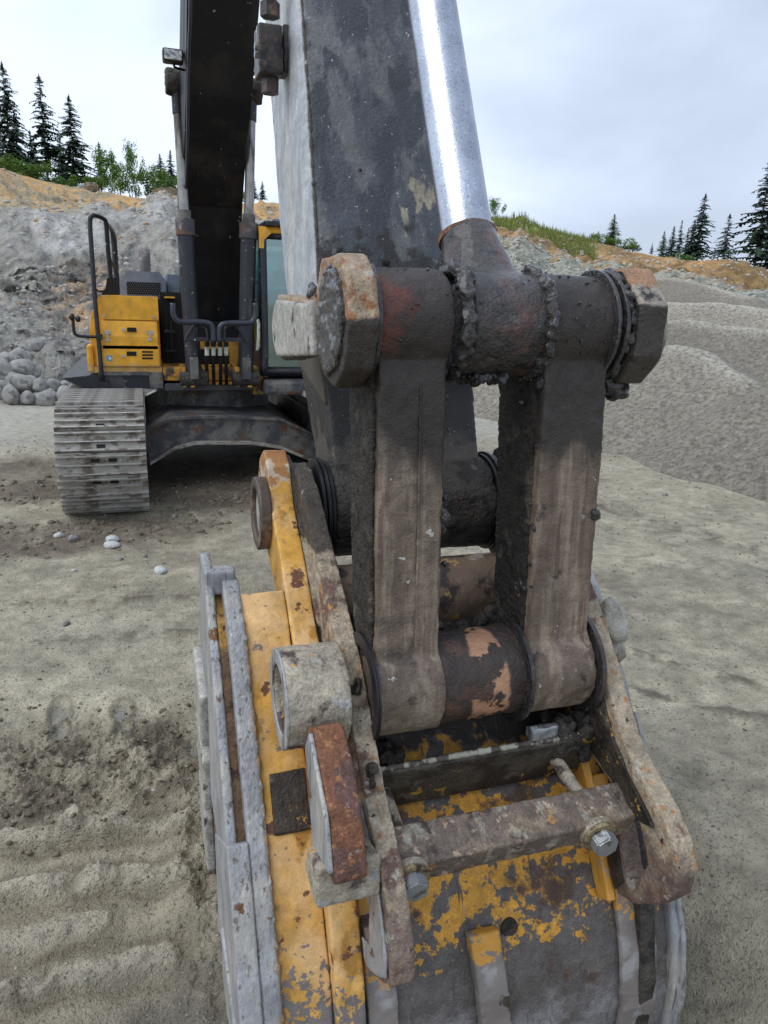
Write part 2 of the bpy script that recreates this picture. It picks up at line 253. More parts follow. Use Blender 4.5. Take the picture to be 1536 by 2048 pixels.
def ring(bm, a, b, ro, ri, seg=36):
    a, b = Vector(a), Vector(b); d = (b-a).normalized(); u = d.orthogonal().normalized(); v = d.cross(u)
    L = []
    for (c, r) in ((a, ro), (b, ro), (b, ri), (a, ri)):
        L.append([bm.verts.new(c+(u*math.cos(t)+v*math.sin(t))*r) for t in [2*math.pi*i/seg for i in range(seg)]])
    for j in range(4):
        for i in range(seg): bm.faces.new((L[j][i], L[j][(i+1) % seg], L[(j+1) % 4][(i+1) % seg], L[(j+1) % 4][i]))
    return bm
def tube(bm, pts, r, seg=8, sub=6):
    pts = [Vector(p) for p in pts]
    if sub > 1 and len(pts) > 2:
        P = [pts[0]*2-pts[1]]+pts+[pts[-1]*2-pts[-2]]; o = []
        for i in range(1, len(P)-2):
            for k in range(sub):
                t = k/sub; a, b, c, d = P[i-1:i+3]
                o.append(.5*((2*b)+(c-a)*t+(2*a-5*b+4*c-d)*t*t+(3*b-a-3*c+d)*t**3))
        pts = o+[pts[-1]]
    rings = []; pu = None
    for i, p in enumerate(pts):
        d = (pts[min(i+1, len(pts)-1)]-pts[max(i-1, 0)]).normalized()
        u = d.orthogonal().normalized() if pu is None else (pu-d*pu.dot(d)).normalized(); pu = u; v = d.cross(u)
        rings.append([bm.verts.new(p+(u*math.cos(t)+v*math.sin(t))*r) for t in [2*math.pi*j/seg for j in range(seg)]])
    for a, b in zip(rings, rings[1:]):
        for j in range(seg): bm.faces.new((a[j], a[(j+1) % seg], b[(j+1) % seg], b[j]))
    bm.faces.new(rings[0]); bm.faces.new(rings[-1][::-1]); return bm
TEX = {}
def ctex(size, depth=2):
    k = (size, depth)
    if k not in TEX:
        t = bpy.data.textures.new('wear_%g' % size, 'CLOUDS'); t.noise_scale = size; t.noise_depth = depth; TEX[k] = t
    return TEX[k]
def worn(o, vox=.007, disp=((.006, .05),), smooth=True, bev=0):
    if vox < .0075 and smooth: vox *= .82
    if bev:
        b = o.modifiers.new('bevel', 'BEVEL'); b.width = bev; b.segments = 2; b.limit_method = 'ANGLE'; b.angle_limit = .6
    r = o.modifiers.new('remesh', 'REMESH'); r.mode = 'VOXEL'; r.voxel_size = vox; r.use_smooth_shade = True
    if smooth:
        s = o.modifiers.new('smooth', 'SMOOTH'); s.iterations = 1; s.factor = .5
    for st, sz in disp:
        d = o.modifiers.new('displace', 'DISPLACE'); d.texture = ctex(sz); d.texture_coords = 'LOCAL'; d.strength = st; d.mid_level = .5
    return o
def arc(cy, cz, r, a0, a1, n=10): return [(cy+r*math.cos(math.radians(a0+(a1-a0)*i/n)), cz+r*math.sin(math.radians(a0+(a1-a0)*i/n))) for i in range(n+1)]
def rock(bm, c, r, sub=1, flat=.7, seed=0):
    R = bmesh.ops.create_icosphere(bm, subdivisions=sub, radius=1); o = Vector((seed*1.7, seed*.9, seed*2.3))
    sx_, sy_, sz_ = random.uniform(.8, 1.3), random.uniform(.7, 1.1), random.uniform(.55, .9)*flat/.7
    rz = Matrix.Rotation(random.uniform(0, 6.3), 3, 'Z')
    for v in R['verts']:
        p = v.co.copy(); k = 1+.28*mnoise.noise(p*1.1+o)+.1*mnoise.noise(p*2.7+o)
        p = Vector((p.x*sx_, p.y*sy_, p.z*sz_))*k; v.co = Vector(c)+(rz@p)*r
    return bm
XM = .68
P1 = (1.381, 1.572); P2 = (1.325, .82); P3 = (1.876, 1.06)

# ================================================================ GROUND
def h2(ix, iy, s): 
    n = (ix.astype(np.int64)*374761393+iy.astype(np.int64)*668265263+s*144665) & 0xffffffff
    n = ((n ^ (n >> 13))*1274126177) & 0xffffffff; return ((n ^ (n >> 16)) & 0xffff)/65535.
def vnoise(x, y, s=0):
    ix = np.floor(x); iy = np.floor(y); fx = x-ix; fy = y-iy; fx = fx*fx*(3-2*fx); fy = fy*fy*(3-2*fy)
    a = h2(ix, iy, s); b = h2(ix+1, iy, s); c = h2(ix, iy+1, s); d = h2(ix+1, iy+1, s)
    return (a*(1-fx)+b*fx)*(1-fy)+(c*(1-fx)+d*fx)*fy-.5
def fbm(x, y, f, o=4, s=0, g=.5):
    r = 0; a = 1
    for i in range(o): r = r+a*vnoise(x*f+s*13.1, y*f-s*7.7, s+i); f *= 2.03; a *= g
    return r
def sst(a, b, x): t = np.clip((x-a)/(b-a), 0, 1); return t*t*(3-2*t)
def az_of(px, py): d = ray(px, py); return math.degrees(math.atan2(d.x, d.y))
def seg_dist(x, y, a, b):
    ax, ay = a; bx_, by_ = b; L2 = (bx_-ax)**2+(by_-ay)**2
    t = np.clip(((x-ax)*(bx_-ax)+(y-ay)*(by_-ay))/L2, 0, 1)
    return np.hypot(x-ax-t*(bx_-ax), y-ay-t*(by_-ay)), t
def gz(px, py): v = atZ(px, py); return (v.x, v.y)
RIDGES = [(gz(-120, 1700), gz(150, 1672), .020), (gz(150, 1672), gz(370, 1650), .026), (gz(-120, 1800), gz(180, 1770), .022), (gz(180, 1770), gz(350, 1755), .02), (gz(-100, 1890), gz(190, 1862), .018),
          (gz(-60, 2000), gz(90, 1965), .02), (gz(90, 1965), gz(340, 1930), .012)]
RUTS = [(gz(-60, 1205), gz(420, 1200), .010, .05), (gz(-60, 1290), gz(420, 1262), .006, .05), (gz(1180, 1290), gz(1600, 1400), .010, .05), (gz(1230, 1385), gz(1600, 1470), .008, .05), (gz(1180, 1010), gz(1600, 1120), .008, .1), (gz(-60, 900), gz(120, 930), -.03, .2), (gz(310, 985), gz(520, 960), .02, .12), (gz(-60, 985), gz(115, 1005), .025, .15), (gz(-60, 1060), gz(130, 1075), .02, .12), (gz(130, 1075), gz(330, 1060), .012, .1)]
DIPS = [(gz(118, 1425), .035, .10), (gz(118, 1470), .03, .06), (gz(243, 1425), .035, .07), (gz(243, 1460), .032, .05), (gz(395, 1500), .04, .07)]
def ground_h(x, y):
    r = np.hypot(x, y); h = .05*fbm(x, y, .35, 3, 1)+.022*fbm(x, y, 1.6, 4, 2)
    near = 1-sst(4, 9, r)
    h = h+near*(.014*fbm(x, y, 9, 5, 3, .62)+.006*np.abs(fbm(x*.6, y*1.6, 14, 4, 19, .6)))
    left = 1-sst(-.02, .22, x)                                     # the churned patch left of the bucket
    patch = left*(sst(2.95, 2.45, y) if False else (1-sst(2.5, 2.95, y)))
    h = h*(1-.5*patch)
    cl = patch*sst(2.15, 2.25, y)
    n = fbm(x, y, 13, 4, 7, .6); h = h+cl*(.050*n+.030*np.abs(fbm(x, y, 24, 4, 8, .6)))
    n3 = fbm(x, y, 7, 4, 17); h = h+patch*(1-cl)*.012*n3
    for a, b, k in RIDGES:
        d, t = seg_dist(x+.03*fbm(x, y, 6, 3, 12), y+.04*fbm(x, y, 5, 3, 11), a, b)
        h = h+k*1.7*np.exp(-(d/.040)**6)*(1-sst(.0, .20, x-.05))*(.75+1.5*fbm(x, y, 8, 4, 14))+.010*np.exp(-(d/.07)**2)*np.abs(fbm(x, y, 28, 3, 15, .6))*(1-sst(.0, .20, x-.05))
    for (c, rx, ry) in DIPS:
        q = np.hypot((x-c[0])/rx, (y-c[1])/ry); h = h-.016*(1-sst(.75, 1.1, q))+.008*np.exp(-((q-1.3)/.3)**2)
    for a, b, k, w in RUTS:
        d, t = seg_dist(x, y+.1*fbm(x, y, 1.2, 3, 5), a, b); g = np.exp(-(d/w)**2)
        h = h+g*k*(.3+1.6*np.abs(fbm(x, y, 11 if abs(k) < .012 else 6, 3, 6, .6)))
    # brown churned soil round the machine
    m = brown(x, y); h = h+m*.035*fbm(x, y, 4, 4, 21, .6)
    # soil spilled against the bucket's left side
    q = np.hypot((x-.10)/.16, (y-1.75)/.7); h = h+.035*(1-sst(.4, 1.1, q))*(1+1.4*fbm(x, y, 12, 4, 9, .6))
    # the cut the bucket stands in
    q = np.hypot((x-.72)/1.0, (y-1.5)/.95); h = h-.32*(1-sst(.5, 1.0, q))*sst(.10, .28, x)*(1-sst(1.3, 1.8, x))
    return h*np.clip(r/.6, .2, 1)
def brown(x, y):
    a = (1-sst(.5, 1.15, np.hypot((x+1.6)/2.3, (y-7.2)/1.15)))
    b = (1-sst(.6, 1.1, np.hypot((x+.6)/1.2, (y-5.3)/.5)))*.8; c = 1-sst(.6, 1.1, np.hypot((x-.9)/1.6, (y-7.0)/1.6))
    m = np.maximum(np.maximum(a, b), c*.9); return np.clip(m+.9*fbm(x, y, 1.3, 5, 31, .6)*(m > .01)*np.minimum(1, m*3), 0, 1)
def mesh_grid(name, X, Y, Zh, colr, m, kind='structure', loc=(0, 0, 0), smooth=True):
    nr, nc = X.shape; V = np.stack([X, Y, Zh], -1).reshape(-1, 3); V = (V-np.array(loc))*S
    i = np.arange(nr*nc).reshape(nr, nc); F = np.stack([i[:-1, :-1], i[:-1, 1:], i[1:, 1:], i[1:, :-1]], -1).reshape(-1, 4)
    me = bpy.data.meshes.new(name); me.vertices.add(len(V)); me.vertices.foreach_set('co', V.ravel().astype(np.float32))
    me.loops.add(F.size); me.loops.foreach_set('vertex_index', F.ravel().astype(np.int32)); me.polygons.add(len(F))
    me.polygons.foreach_set('loop_start', np.arange(0, F.size, 4, dtype=np.int32)); me.polygons.foreach_set('loop_total', np.full(len(F), 4, np.int32))
    me.update(calc_edges=True)
    if colr is not None:
        a = me.color_attributes.new('Col', 'FLOAT_COLOR', 'POINT'); c4 = np.ones((len(V), 4), np.float32); c4[:, :3] = colr.reshape(-1, 3); a.data.foreach_set('color', c4.ravel())
    me.materials.append(m)
    if smooth: me.polygons.foreach_set('use_smooth', np.ones(len(F), bool))
    o = bpy.data.objects.new(name, me); COL.objects.link(o); o.location = Vector(loc)*S
    if kind: o['kind'] = kind
    return o
def lerp3(c, d, m): return c*(1-m[..., None])+np.array(d)*m[..., None]
M['ground'] = mat('wet_sandy_gravel', (0, 0, 0), [dict(c=(.11, .095, .072), s=70, lo=.54, hi=.64, o=3, d=5, k=.7, a=.75), dict(c=(.17, .145, .105), s=(5, 9, 5), lo=.56, hi=.70, o=23, d=8, k=.72, a=.35), dict(c=(.46, .44, .38), s=110, lo=.63, hi=.68, o=5, d=3, a=.7)],
    .75, bump=((9, .6), (40, .8), (120, .7)), bd=.03, attr='Col', spec=.25, voro=(85, .18))
azs = np.radians(np.concatenate([np.linspace(-180, -18, 30), np.linspace(-16, 52, 720), np.linspace(54, 180, 26)]))
rr = []; q_ = .35
while q_ < 14: rr.append(q_); q_ += max(.0048, .0016*q_*q_/1.6*1.15)
rr = np.array([.02]+rr+[18, 30, 60, 150, 400, 1200]); 
A_, R_ = np.meshgrid(azs, rr); GX = R_*np.sin(A_); GY = R_*np.cos(A_); GH = ground_h(GX, GY)*(R_ < 30)-(R_ > 25)*.8
c = np.zeros(GX.shape+(3,))+np.array((.455, .41, .305))
big = fbm(GX, GY, .8, 4, 41); c = c*(1+.2*big[..., None]); streak = fbm(GX*.35+GY*.2, GY*2.2, 1.4, 4, 44); c = c*(1+.28*streak[..., None]); c = c*(1+.45*fbm(GX, GY, 7, 5, 45, .65)[..., None]*(1-sst(5, 10, R_))[..., None])
c = lerp3(c, (.47, .46, .405), np.clip(sst(7.5, 9.5, GY)*.75+.3*fbm(GX, GY, 1, 3, 42), 0, 1)*(1-brown(GX, GY)))
lp = (1-sst(.0, .25, GX))*(1-sst(2.2, 2.9, GY)); c = lerp3(c, (.40, .35, .26), np.clip(lp*.75, 0, 1))
cl_ = (1-sst(0., .25, GX))*(1-sst(2.45, 2.8, GY))*sst(2.0, 2.3, GY); c = lerp3(c, (.15, .12, .088), np.clip(cl_*(.35+2.4*fbm(GX, GY, 9, 4, 7, .6)), 0, .8))
for (cc, rx, ry) in DIPS:
    q = np.hypot((GX-cc[0])/rx, (GY-cc[1])/ry); c = lerp3(c, (.36, .345, .30), (1-sst(.6, 1.0, q))*.9); c = lerp3(c, (.12, .10, .075), np.exp(-((q-1.25)/.25)**2)*.5)
c = lerp3(c, (.125, .092, .066), np.clip(brown(GX, GY)*.85, 0, .9))
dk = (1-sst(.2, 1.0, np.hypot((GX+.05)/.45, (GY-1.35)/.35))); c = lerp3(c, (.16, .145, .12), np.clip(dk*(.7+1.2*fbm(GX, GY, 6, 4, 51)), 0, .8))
for a, b, k, w in RUTS[:5]:
    d, t = seg_dist(GX, GY+.1*fbm(GX, GY, 1.2, 3, 5), a, b); c = lerp3(c, (.12, .098, .068), np.exp(-(d/w/1.4)**2)*np.clip(.15+1.8*fbm(GX, GY, 11, 4, 6, .65), 0, .7))
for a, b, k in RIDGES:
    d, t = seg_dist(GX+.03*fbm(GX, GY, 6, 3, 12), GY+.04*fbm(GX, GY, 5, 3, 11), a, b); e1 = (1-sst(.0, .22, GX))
    c = lerp3(c, (.52, .47, .375), np.exp(-(d/.035)**4)*e1*.7); c = lerp3(c, (.20, .165, .115), np.exp(-((d-.065)/.018)**2)*e1*.55)  # lit crests and shaded troughs painted into the ridge colour
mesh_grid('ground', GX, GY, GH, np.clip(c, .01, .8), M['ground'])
def gh(x, y): return float(ground_h(np.array([x]), np.array([y]))[0])

# ---------------------------------------------------------------- quarry hillside
def K(px, pts): return (px, pts)
HC = [
 K(-900, [(0, 12.5), (700, 16), (610, 24), (540, 28), (380, 50), (350, 62), (330, 80)]),
 K(0,   [(0, 12.4), (700, 16), (612, 22), (545, 25), (415, 48), (375, 60), (338, 80)]),
 K(60,  [(0, 12.4), (700, 16), (610, 22), (540, 25), (418, 48), (388, 60), (356, 80)]),
 K(150, [(0, 12.4), (690, 17), (600, 23), (530, 27), (420, 50), (402, 62), (376, 80)]),
 K(260, [(0, 12.6), (690, 17), (600, 24), (500, 33), (424, 52), (408, 64), (393, 80)]),
 K(320, [(0, 12.6), (690, 17), (600, 24), (490, 34), (408, 52), (402, 62), (396, 78)]),
 K(430, [(0, 12.6), (690, 17), (600, 24), (490, 34), (435, 50), (415, 60), (402, 76)]),
 K(560, [(0, 12.6), (690, 17), (600, 24), (500, 34), (440, 50), (420, 60), (406, 74)]),
 K(800, [(0, 18), (680, 24), (600, 32), (540, 38), (480, 48), (450, 56), (425, 68)]),
 K(985, [(0, 22), (640, 32), (585, 38), (545, 42), (488, 48), (465, 56), (438, 66)]),
 K(1090, [(0, 24), (640, 33), (588, 39), (552, 43), (505, 49), (482, 57), (458, 66)]),
 K(1180, [(0, 24), (640, 34), (592, 40), (560, 44), (522, 50), (502, 58), (483, 68)]),
 K(1300, [(0, 24), (645, 35), (606, 42), (582, 46), (548, 52), (530, 60), (509, 70)]),
 K(1440, [(0, 24), (650, 36), (618, 44), (598, 48), (566, 54), (548, 62), (528, 74)]),
 K(1560, [(0, 24), (655, 37), (625, 46), (605, 50), (582, 56), (568, 64), (546, 76)]),
 K(2600, [(0, 24), (670, 40), (650, 48), (635, 54), (610, 62), (600, 70), (585, 84)])]
cols = []
for px, pts in HC:
    az = az_of(px, pts[-1][0]); row = []
    for i, (py, d) in enumerate(pts):
        if i == 0: row.append((d, -.35)); continue
        v = ray(px, py); hl = math.hypot(v.x, v.y); row.append((d, EYE+v.z/hl*d))
    D_, Z_ = row[-1]; row += [(D_+14, Z_-.3), (D_+120, Z_-6), (D_+500, -25)]
    cols.append((az, row))
caz = np.array([c_[0] for c_ in cols]); nk = len(cols[0][1])
AZ = np.concatenate([np.linspace(caz[0]-60, -12, 40), np.linspace(-11.8, 50, 640), np.linspace(50.5, caz[-1]+30, 40)])
steps = [26, 36, 26, 56, 34, 34, 8, 6, 4]; T = np.concatenate([i+np.arange(n)/n for i, n in enumerate(steps)]+[[nk-1]])
HD = np.zeros((len(T), len(AZ))); HZ = HD.copy()
for ki in range(nk):
    pass
cd_ = np.array([[p[0] for p in c_[1]] for c_ in cols]); cz_ = np.array([[p[1] for p in c_[1]] for c_ in cols])
kd = np.stack([np.interp(AZ, caz, cd_[:, k]) for k in range(nk)]); kz = np.stack([np.interp(AZ, caz, cz_[:, k]) for k in range(nk)])
i0 = np.minimum(T.astype(int), nk-2); tt = (T-i0)[:, None]
HD = kd[i0]*(1-tt)+kd[i0+1]*tt; HZ = kz[i0]*(1-tt)+kz[i0+1]*tt
AR = np.radians(AZ)[None, :]; TT = np.broadcast_to(T[:, None], HD.shape); AZg = np.broadcast_to(AZ[None, :], HD.shape)
body = sst(.05, .6, TT)*(1-sst(6.6, 7.2, TT))
AS = AZg*.6; gul = fbm(AS, TT*2.2+AS*.3, .35, 4, 61); rk = np.abs(fbm(AS, TT*5, .9, 5, 63, .6))
HZ = HZ+body*(1-sst(5.0, 6, TT)*.8)*(1.1*gul*(HD/40)+.30*(HD/30)*fbm(AS, TT*5, 1.0, 5, 62, .6))
lay = (1-sst(12, 16, AZg))*sst(1.7, 2, TT)*(1-sst(3.0, 3.15, TT)); lay = lay*(1-sst(-2, 1, AZg))
HD = HD+lay*(np.round(TT*8+1.2*gul)/8-TT)*1.6-body*.7*rk; HZ = HZ+.05*body*fbm(AS*4, TT*20, 1., 3, 66)
HX = HD*np.sin(AR); HY = HD*np.cos(AR)
G1, G2, OR, TN, OR2, PALEG, GRS = (.30, .288, .258), (.205, .195, .172), (.50, .30, .12), (.44, .37, .24), (.45, .265, .11), (.40, .405, .34), (.20, .24, .06)
c = np.zeros(HX.shape+(3,))+np.array(G1); n1 = fbm(AS+TT*1.5, TT*4, .35, 5, 71, .6); n2 = fbm(AS*2.5, TT*12, .9, 6, 72, .7)
c = lerp3(c, G2, np.clip(.5+1.6*n1, 0, 1)*.7); L_ = 1-sst(14, 18, AZg)
c = lerp3(c, (.46, .45, .43), np.clip(sst(3.0, 3.3, TT)*(1-sst(4.0, 4.2, TT))*(.35+1.8*n1)*L_, 0, .8))
up_ = sst(3.85, 4.15, TT+.35*n1); c = lerp3(c, TN, up_*L_*.95); c = lerp3(c, OR, np.clip(up_*L_*(.15+1.8*n2+.35*sst(4.6, 5.6, TT)+.5*sst(-4, 4, AZg)), 0, .95))
st_ = (1-sst(-6.5, -4.5, AZg+2*gul))*sst(1.9, 2.1, TT)*(1-sst(3.0, 3.2, TT)); c = lerp3(c, (.13, .125, .11), st_*sst(.1, .8, np.sin(TT*42+4*gul+1.5*n1))*.75); c = lerp3(c, (.36, .35, .31), st_*sst(.2, .9, np.sin(TT*42+3+4*gul))*.5)
sp = np.exp(-((AZg+3.6)/1.7)**2)*sst(1.2, 1.8, TT)*(1-sst(2.5, 3.2, TT)); c = lerp3(c, (.42, .28, .16), np.clip(sp*(.6+2.5*n2), 0, .85))
R = sst(15, 18, AZg); c = lerp3(c, PALEG, R*sst(2.0, 2.4, TT)*(1-sst(4.0, 4.3, TT+.5*n2))); c = lerp3(c, (.15, .16, .13), np.clip(R*sst(2, 2.3, TT)*(1-sst(3.9, 4.2, TT))*(3*n2-.05), 0, .8))
c = lerp3(c, OR2, R*sst(3.9, 4.25, TT+.6*n2)*.95); c = lerp3(c, (.18, .13, .06), np.clip(R*sst(4, 4.4, TT)*(.2+2*n1), 0, .7))
gr = R*sst(4.6, 5.3, TT+.9*n2)*(1-sst(29, 35, AZg)); c = lerp3(c, GRS, np.clip(gr*.9, 0, .9))
c = lerp3(c, (.05, .08, .025), sst(6.3, 6.8, TT)); c = c*(1+.5*n2[..., None])
M['hill'] = mat('quarry_face_rubble', (0, 0, 0), [dict(c=(.08, .075, .065), s=1.5, lo=.56, hi=.66, o=3, d=6, k=.7, a=.7), dict(c=(.46, .44, .40), s=2.6, lo=.62, hi=.67, o=5, d=6, k=.7, a=.75)],
    .85, bump=((.5, 1.), (2., .6), (7, .3)), bd=.5, attr='Col', spec=.15)
mesh_grid('hillside', HX, HY, HZ, np.clip(c, .01, .8), M['hill'])
def hill_pt(az, t):
    j = int(np.argmin(np.abs(AZ-az))); i = int(np.argmin(np.abs(T-t))); return Vector((HX[i, j], HY[i, j], HZ[i, j]))

# ---------------------------------------------------------------- gravel heaps
M['gravel'] = mat('gravel_heap', (0, 0, 0), [dict(c=(.10, .09, .07), s=14, lo=.47, hi=.58, o=3, d=7, k=.8, a=.7), dict(c=(.50, .47, .41), s=20, lo=.59, hi=.63, o=5, d=6, k=.8, a=.8)], .8, bump=((10, .6), (30, .9)), bd=.06, spec=.2, attr='Col')
def pile_pt(px, py, d):
    v = ray(px, py); hl = math.hypot(v.x, v.y); return Vector((v.x/hl*d, v.y/hl*d, EYE+v.z/hl*d))
def heap(pts, slope, label, sd, tone=1):
    P = [Vector(p) for p in pts]; ext = max(p.z for p in P)/slope+1
    x0 = min(p.x for p in P)-ext; x1 = max(p.x for p in P)+ext; y0 = min(p.y for p in P)-ext; y1 = max(p.y for p in P)+ext
    n = 240; X_, Y_ = np.meshgrid(np.linspace(x0, x1, n), np.linspace(y0, y1, n)); H = np.full(X_.shape, -5.)
    wob = .12*fbm(X_, Y_, .7, 4, sd)
    for a, b in (zip(P, P[1:]) if len(P) > 1 else [(P[0], P[0]+Vector((.01, 0, 0)))]):
        d, t = seg_dist(X_, Y_, (a.x, a.y), (b.x, b.y)); z = a.z*(1-t)+b.z*t
        H = np.maximum(H, z-slope*(np.sqrt(d*d+.02)-.14))
    H = H+wob+.018*fbm(X_, Y_, 6, 3, sd+2, .7); H = np.maximum(H, -.15)
    dm = np.full(X_.shape, 9.)
    for a, b in (zip(P, P[1:])): dm = np.minimum(dm, seg_dist(X_, Y_, (a.x, a.y), (b.x, b.y))[0])
    cc = np.zeros(X_.shape+(3,))+np.array((.30, .275, .228))*tone; cc = cc*(1+.25*fbm(X_, Y_, .6, 3, sd+9))[..., None]; cc = lerp3(cc, (.56, .52, .45), np.exp(-((dm+.1*fbm(X_, Y_, 2, 3, sd))/.22)**2)*.75)  # crests painted lighter, as if catching the light
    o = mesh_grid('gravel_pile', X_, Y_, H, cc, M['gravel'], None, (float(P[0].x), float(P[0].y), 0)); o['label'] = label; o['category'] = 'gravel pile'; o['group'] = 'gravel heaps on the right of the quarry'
    return o
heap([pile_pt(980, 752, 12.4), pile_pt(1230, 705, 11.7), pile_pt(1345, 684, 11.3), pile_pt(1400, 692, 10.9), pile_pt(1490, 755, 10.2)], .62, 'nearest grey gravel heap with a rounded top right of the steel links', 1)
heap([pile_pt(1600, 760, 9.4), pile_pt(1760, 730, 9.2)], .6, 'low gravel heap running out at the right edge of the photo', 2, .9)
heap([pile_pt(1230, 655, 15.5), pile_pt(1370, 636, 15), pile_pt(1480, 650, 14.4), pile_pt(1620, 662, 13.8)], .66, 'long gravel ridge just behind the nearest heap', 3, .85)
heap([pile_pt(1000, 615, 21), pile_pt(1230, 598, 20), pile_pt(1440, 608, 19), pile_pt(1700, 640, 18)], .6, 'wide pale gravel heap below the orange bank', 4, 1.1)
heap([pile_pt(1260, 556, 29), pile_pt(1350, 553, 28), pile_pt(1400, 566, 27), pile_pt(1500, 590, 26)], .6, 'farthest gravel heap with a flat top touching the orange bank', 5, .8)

# ---------------------------------------------------------------- loose rubble and pebbles (uncountable)
def scatter(name, pts, radii, m, loc=(0, 0, 0), kind='stuff'):
    V0 = []; bm = nb(); bmesh.ops.create_icosphere(bm, subdivisions=1, radius=1); base = np.array([v.co[:] for v in bm.verts]); F0 = np.array([[v.index for v in f.verts] for f in bm.faces]); bm.free()
    n = len(pts); nv = len(base); sc_ = radii[:, None]*rng.uniform(.6, 1.25, (n, 3))*np.array([1, 1, .7])
    ang = rng.uniform(0, 6.28, n); ca, sa = np.cos(ang)[:, None], np.sin(ang)[:, None]
    q = base[None]*(1+.35*(rng.random((n, nv, 1))-.5)); q = q*sc_[:, None, :]; x = q[..., 0]*ca-q[..., 1]*sa; y = q[..., 0]*sa+q[..., 1]*ca
    V = np.stack([x, y, q[..., 2]], -1)+pts[:, None, :]; V = V.reshape(-1, 3)*S; F = (F0[None]+(np.arange(n)*nv)[:, None, None]).reshape(-1, 3)
    me = bpy.data.meshes.new(name); me.vertices.add(len(V)); me.vertices.foreach_set('co', V.ravel().astype(np.float32)); me.loops.add(F.size); me.loops.foreach_set('vertex_index', F.ravel().astype(np.int32))
    me.polygons.add(len(F)); me.polygons.foreach_set('loop_start', np.arange(0, F.size, 3, dtype=np.int32)); me.polygons.foreach_set('loop_total', np.full(len(F), 3, np.int32)); me.update(calc_edges=True)
    me.materials.append(m); o = bpy.data.objects.new(name, me); COL.objects.link(o); o['kind'] = kind; return o
M['pebble'] = mat('pebble_stone', (.27, .255, .215), [dict(c=(.42, .41, .38), s=11, lo=.56, hi=.6), dict(c=(.14, .125, .10), s=12, lo=.50, hi=.56, o=4)], .7, bump=((60, .4),))
def gpts(n, rmin, rmax, a0, a1, p=1.6):
    r = rmin+(rmax-rmin)*rng.random(n)**p; a = np.radians(rng.uniform(a0, a1, n)); x = r*np.sin(a); y = r*np.cos(a); return x, y, ground_h(x, y), r
x, y, z, r = gpts(24000, .95, 9.5, -14, 50, 1.4); rad = (.0013+.0052*rng.random(len(x))**7)*(.55+r/4.2); o = scatter('pebbles', np.stack([x, y, z+rad*.15], -1), rad, M['pebble']); o['label'] = 'small pebbles strewn over the sandy quarry floor'; o['category'] = 'pebbles'
# clods in the churned patch
x = rng.uniform(-.95, .2, 1500); y = rng.normal(2.42, .2, 1500); rad = .002+.011*rng.random(1500)**4; z = ground_h(x, y)
M['clod'] = mat('damp_clod', (.125, .102, .072), [dict(c=(.2, .17, .125), s=14, lo=.48, hi=.6)], .85, bump=((60, .8),))
o = scatter('soil_clods', np.stack([x, y, z+rad*.3], -1), rad, M['clod']); o['label'] = 'damp soil clods in the churned patch left of the bucket'; o['category'] = 'soil clods'
# rubble at the brown strip and the hill
x = rng.uniform(-2.5, 1.7, 2600); y = rng.normal(5.6, .6, 2600)+.3*np.abs(x); k = brown(x, y) > .2; x, y = x[k], y[k]; rad = .007+.028*rng.random(len(x))**4
o = scatter('soil_lumps', np.stack([x, y, ground_h(x, y)], -1), rad, M['clod']); o['label'] = 'brown soil lumps around the excavator tracks'; o['category'] = 'soil lumps'
n = 14000; ja = rng.integers(60, 660, n); it = rng.integers(4, 205, n); rad = .03+.16*rng.random(n)**6; rad = rad*np.clip(HD[it, ja]/40, .4, 1.3)
M['rubble'] = mat('hill_rubble', (.36, .35, .32), [dict(c=(.42, .40, .37), s=.5, lo=.5, hi=.6), dict(c=(.35, .22, .11), s=.3, lo=.54, hi=.6, o=5)], .85, bump=((4, .4),))
o = scatter('hill_rubble', np.stack([HX[it, ja], HY[it, ja], HZ[it, ja]], -1), rad, M['rubble']); o['label'] = 'loose stones scattered over the quarry hillside'; o['category'] = 'rubble'

# ---------------------------------------------------------------- boulders and single stones
M['boulder'] = mat('grey_boulder', (.25, .245, .235), [dict(c=(.36, .355, .34), s=2.2, lo=.5, hi=.62), dict(c=(.13, .125, .115), s=5, lo=.54, hi=.64, o=4)], .75, bump=((7, .5), (30, .4)), bd=.02)
M['paleboulder'] = mat('pale_boulder', (.46, .47, .47), [dict(c=(.3, .3, .29), s=5, lo=.55, hi=.65, o=4)], .75, bump=((30, .4),), bd=.01)
BL = [(10, 752, 13.2, 26), (45, 738, 13.3, 24), (49, 768, 12.9, 26), (12, 722, 13.7, 20), (40, 716, 14, 18), (22, 792, 12.6, 19), (55, 797, 12.5, 17), (5, 779, 12.8, 18), (80, 772, 12.8, 17), (95, 800, 12.4, 19), (135, 795, 12.4, 20), (75, 690, 15, 13), (108, 771, 13, 12),
      (130, 772, 13.1, 14), (150, 781, 12.9, 14), (182, 775, 12.9, 16), (215, 779, 12.8, 20), (250, 778, 12.8, 16), (296, 774, 12.9, 17), (310, 791, 12.5, 14), (330, 800, 12.4, 10), (305, 803, 12.3, 8), (70, 745, 13.3, 12), (98, 787, 12.7, 11), (28, 762, 13.0, 14)]
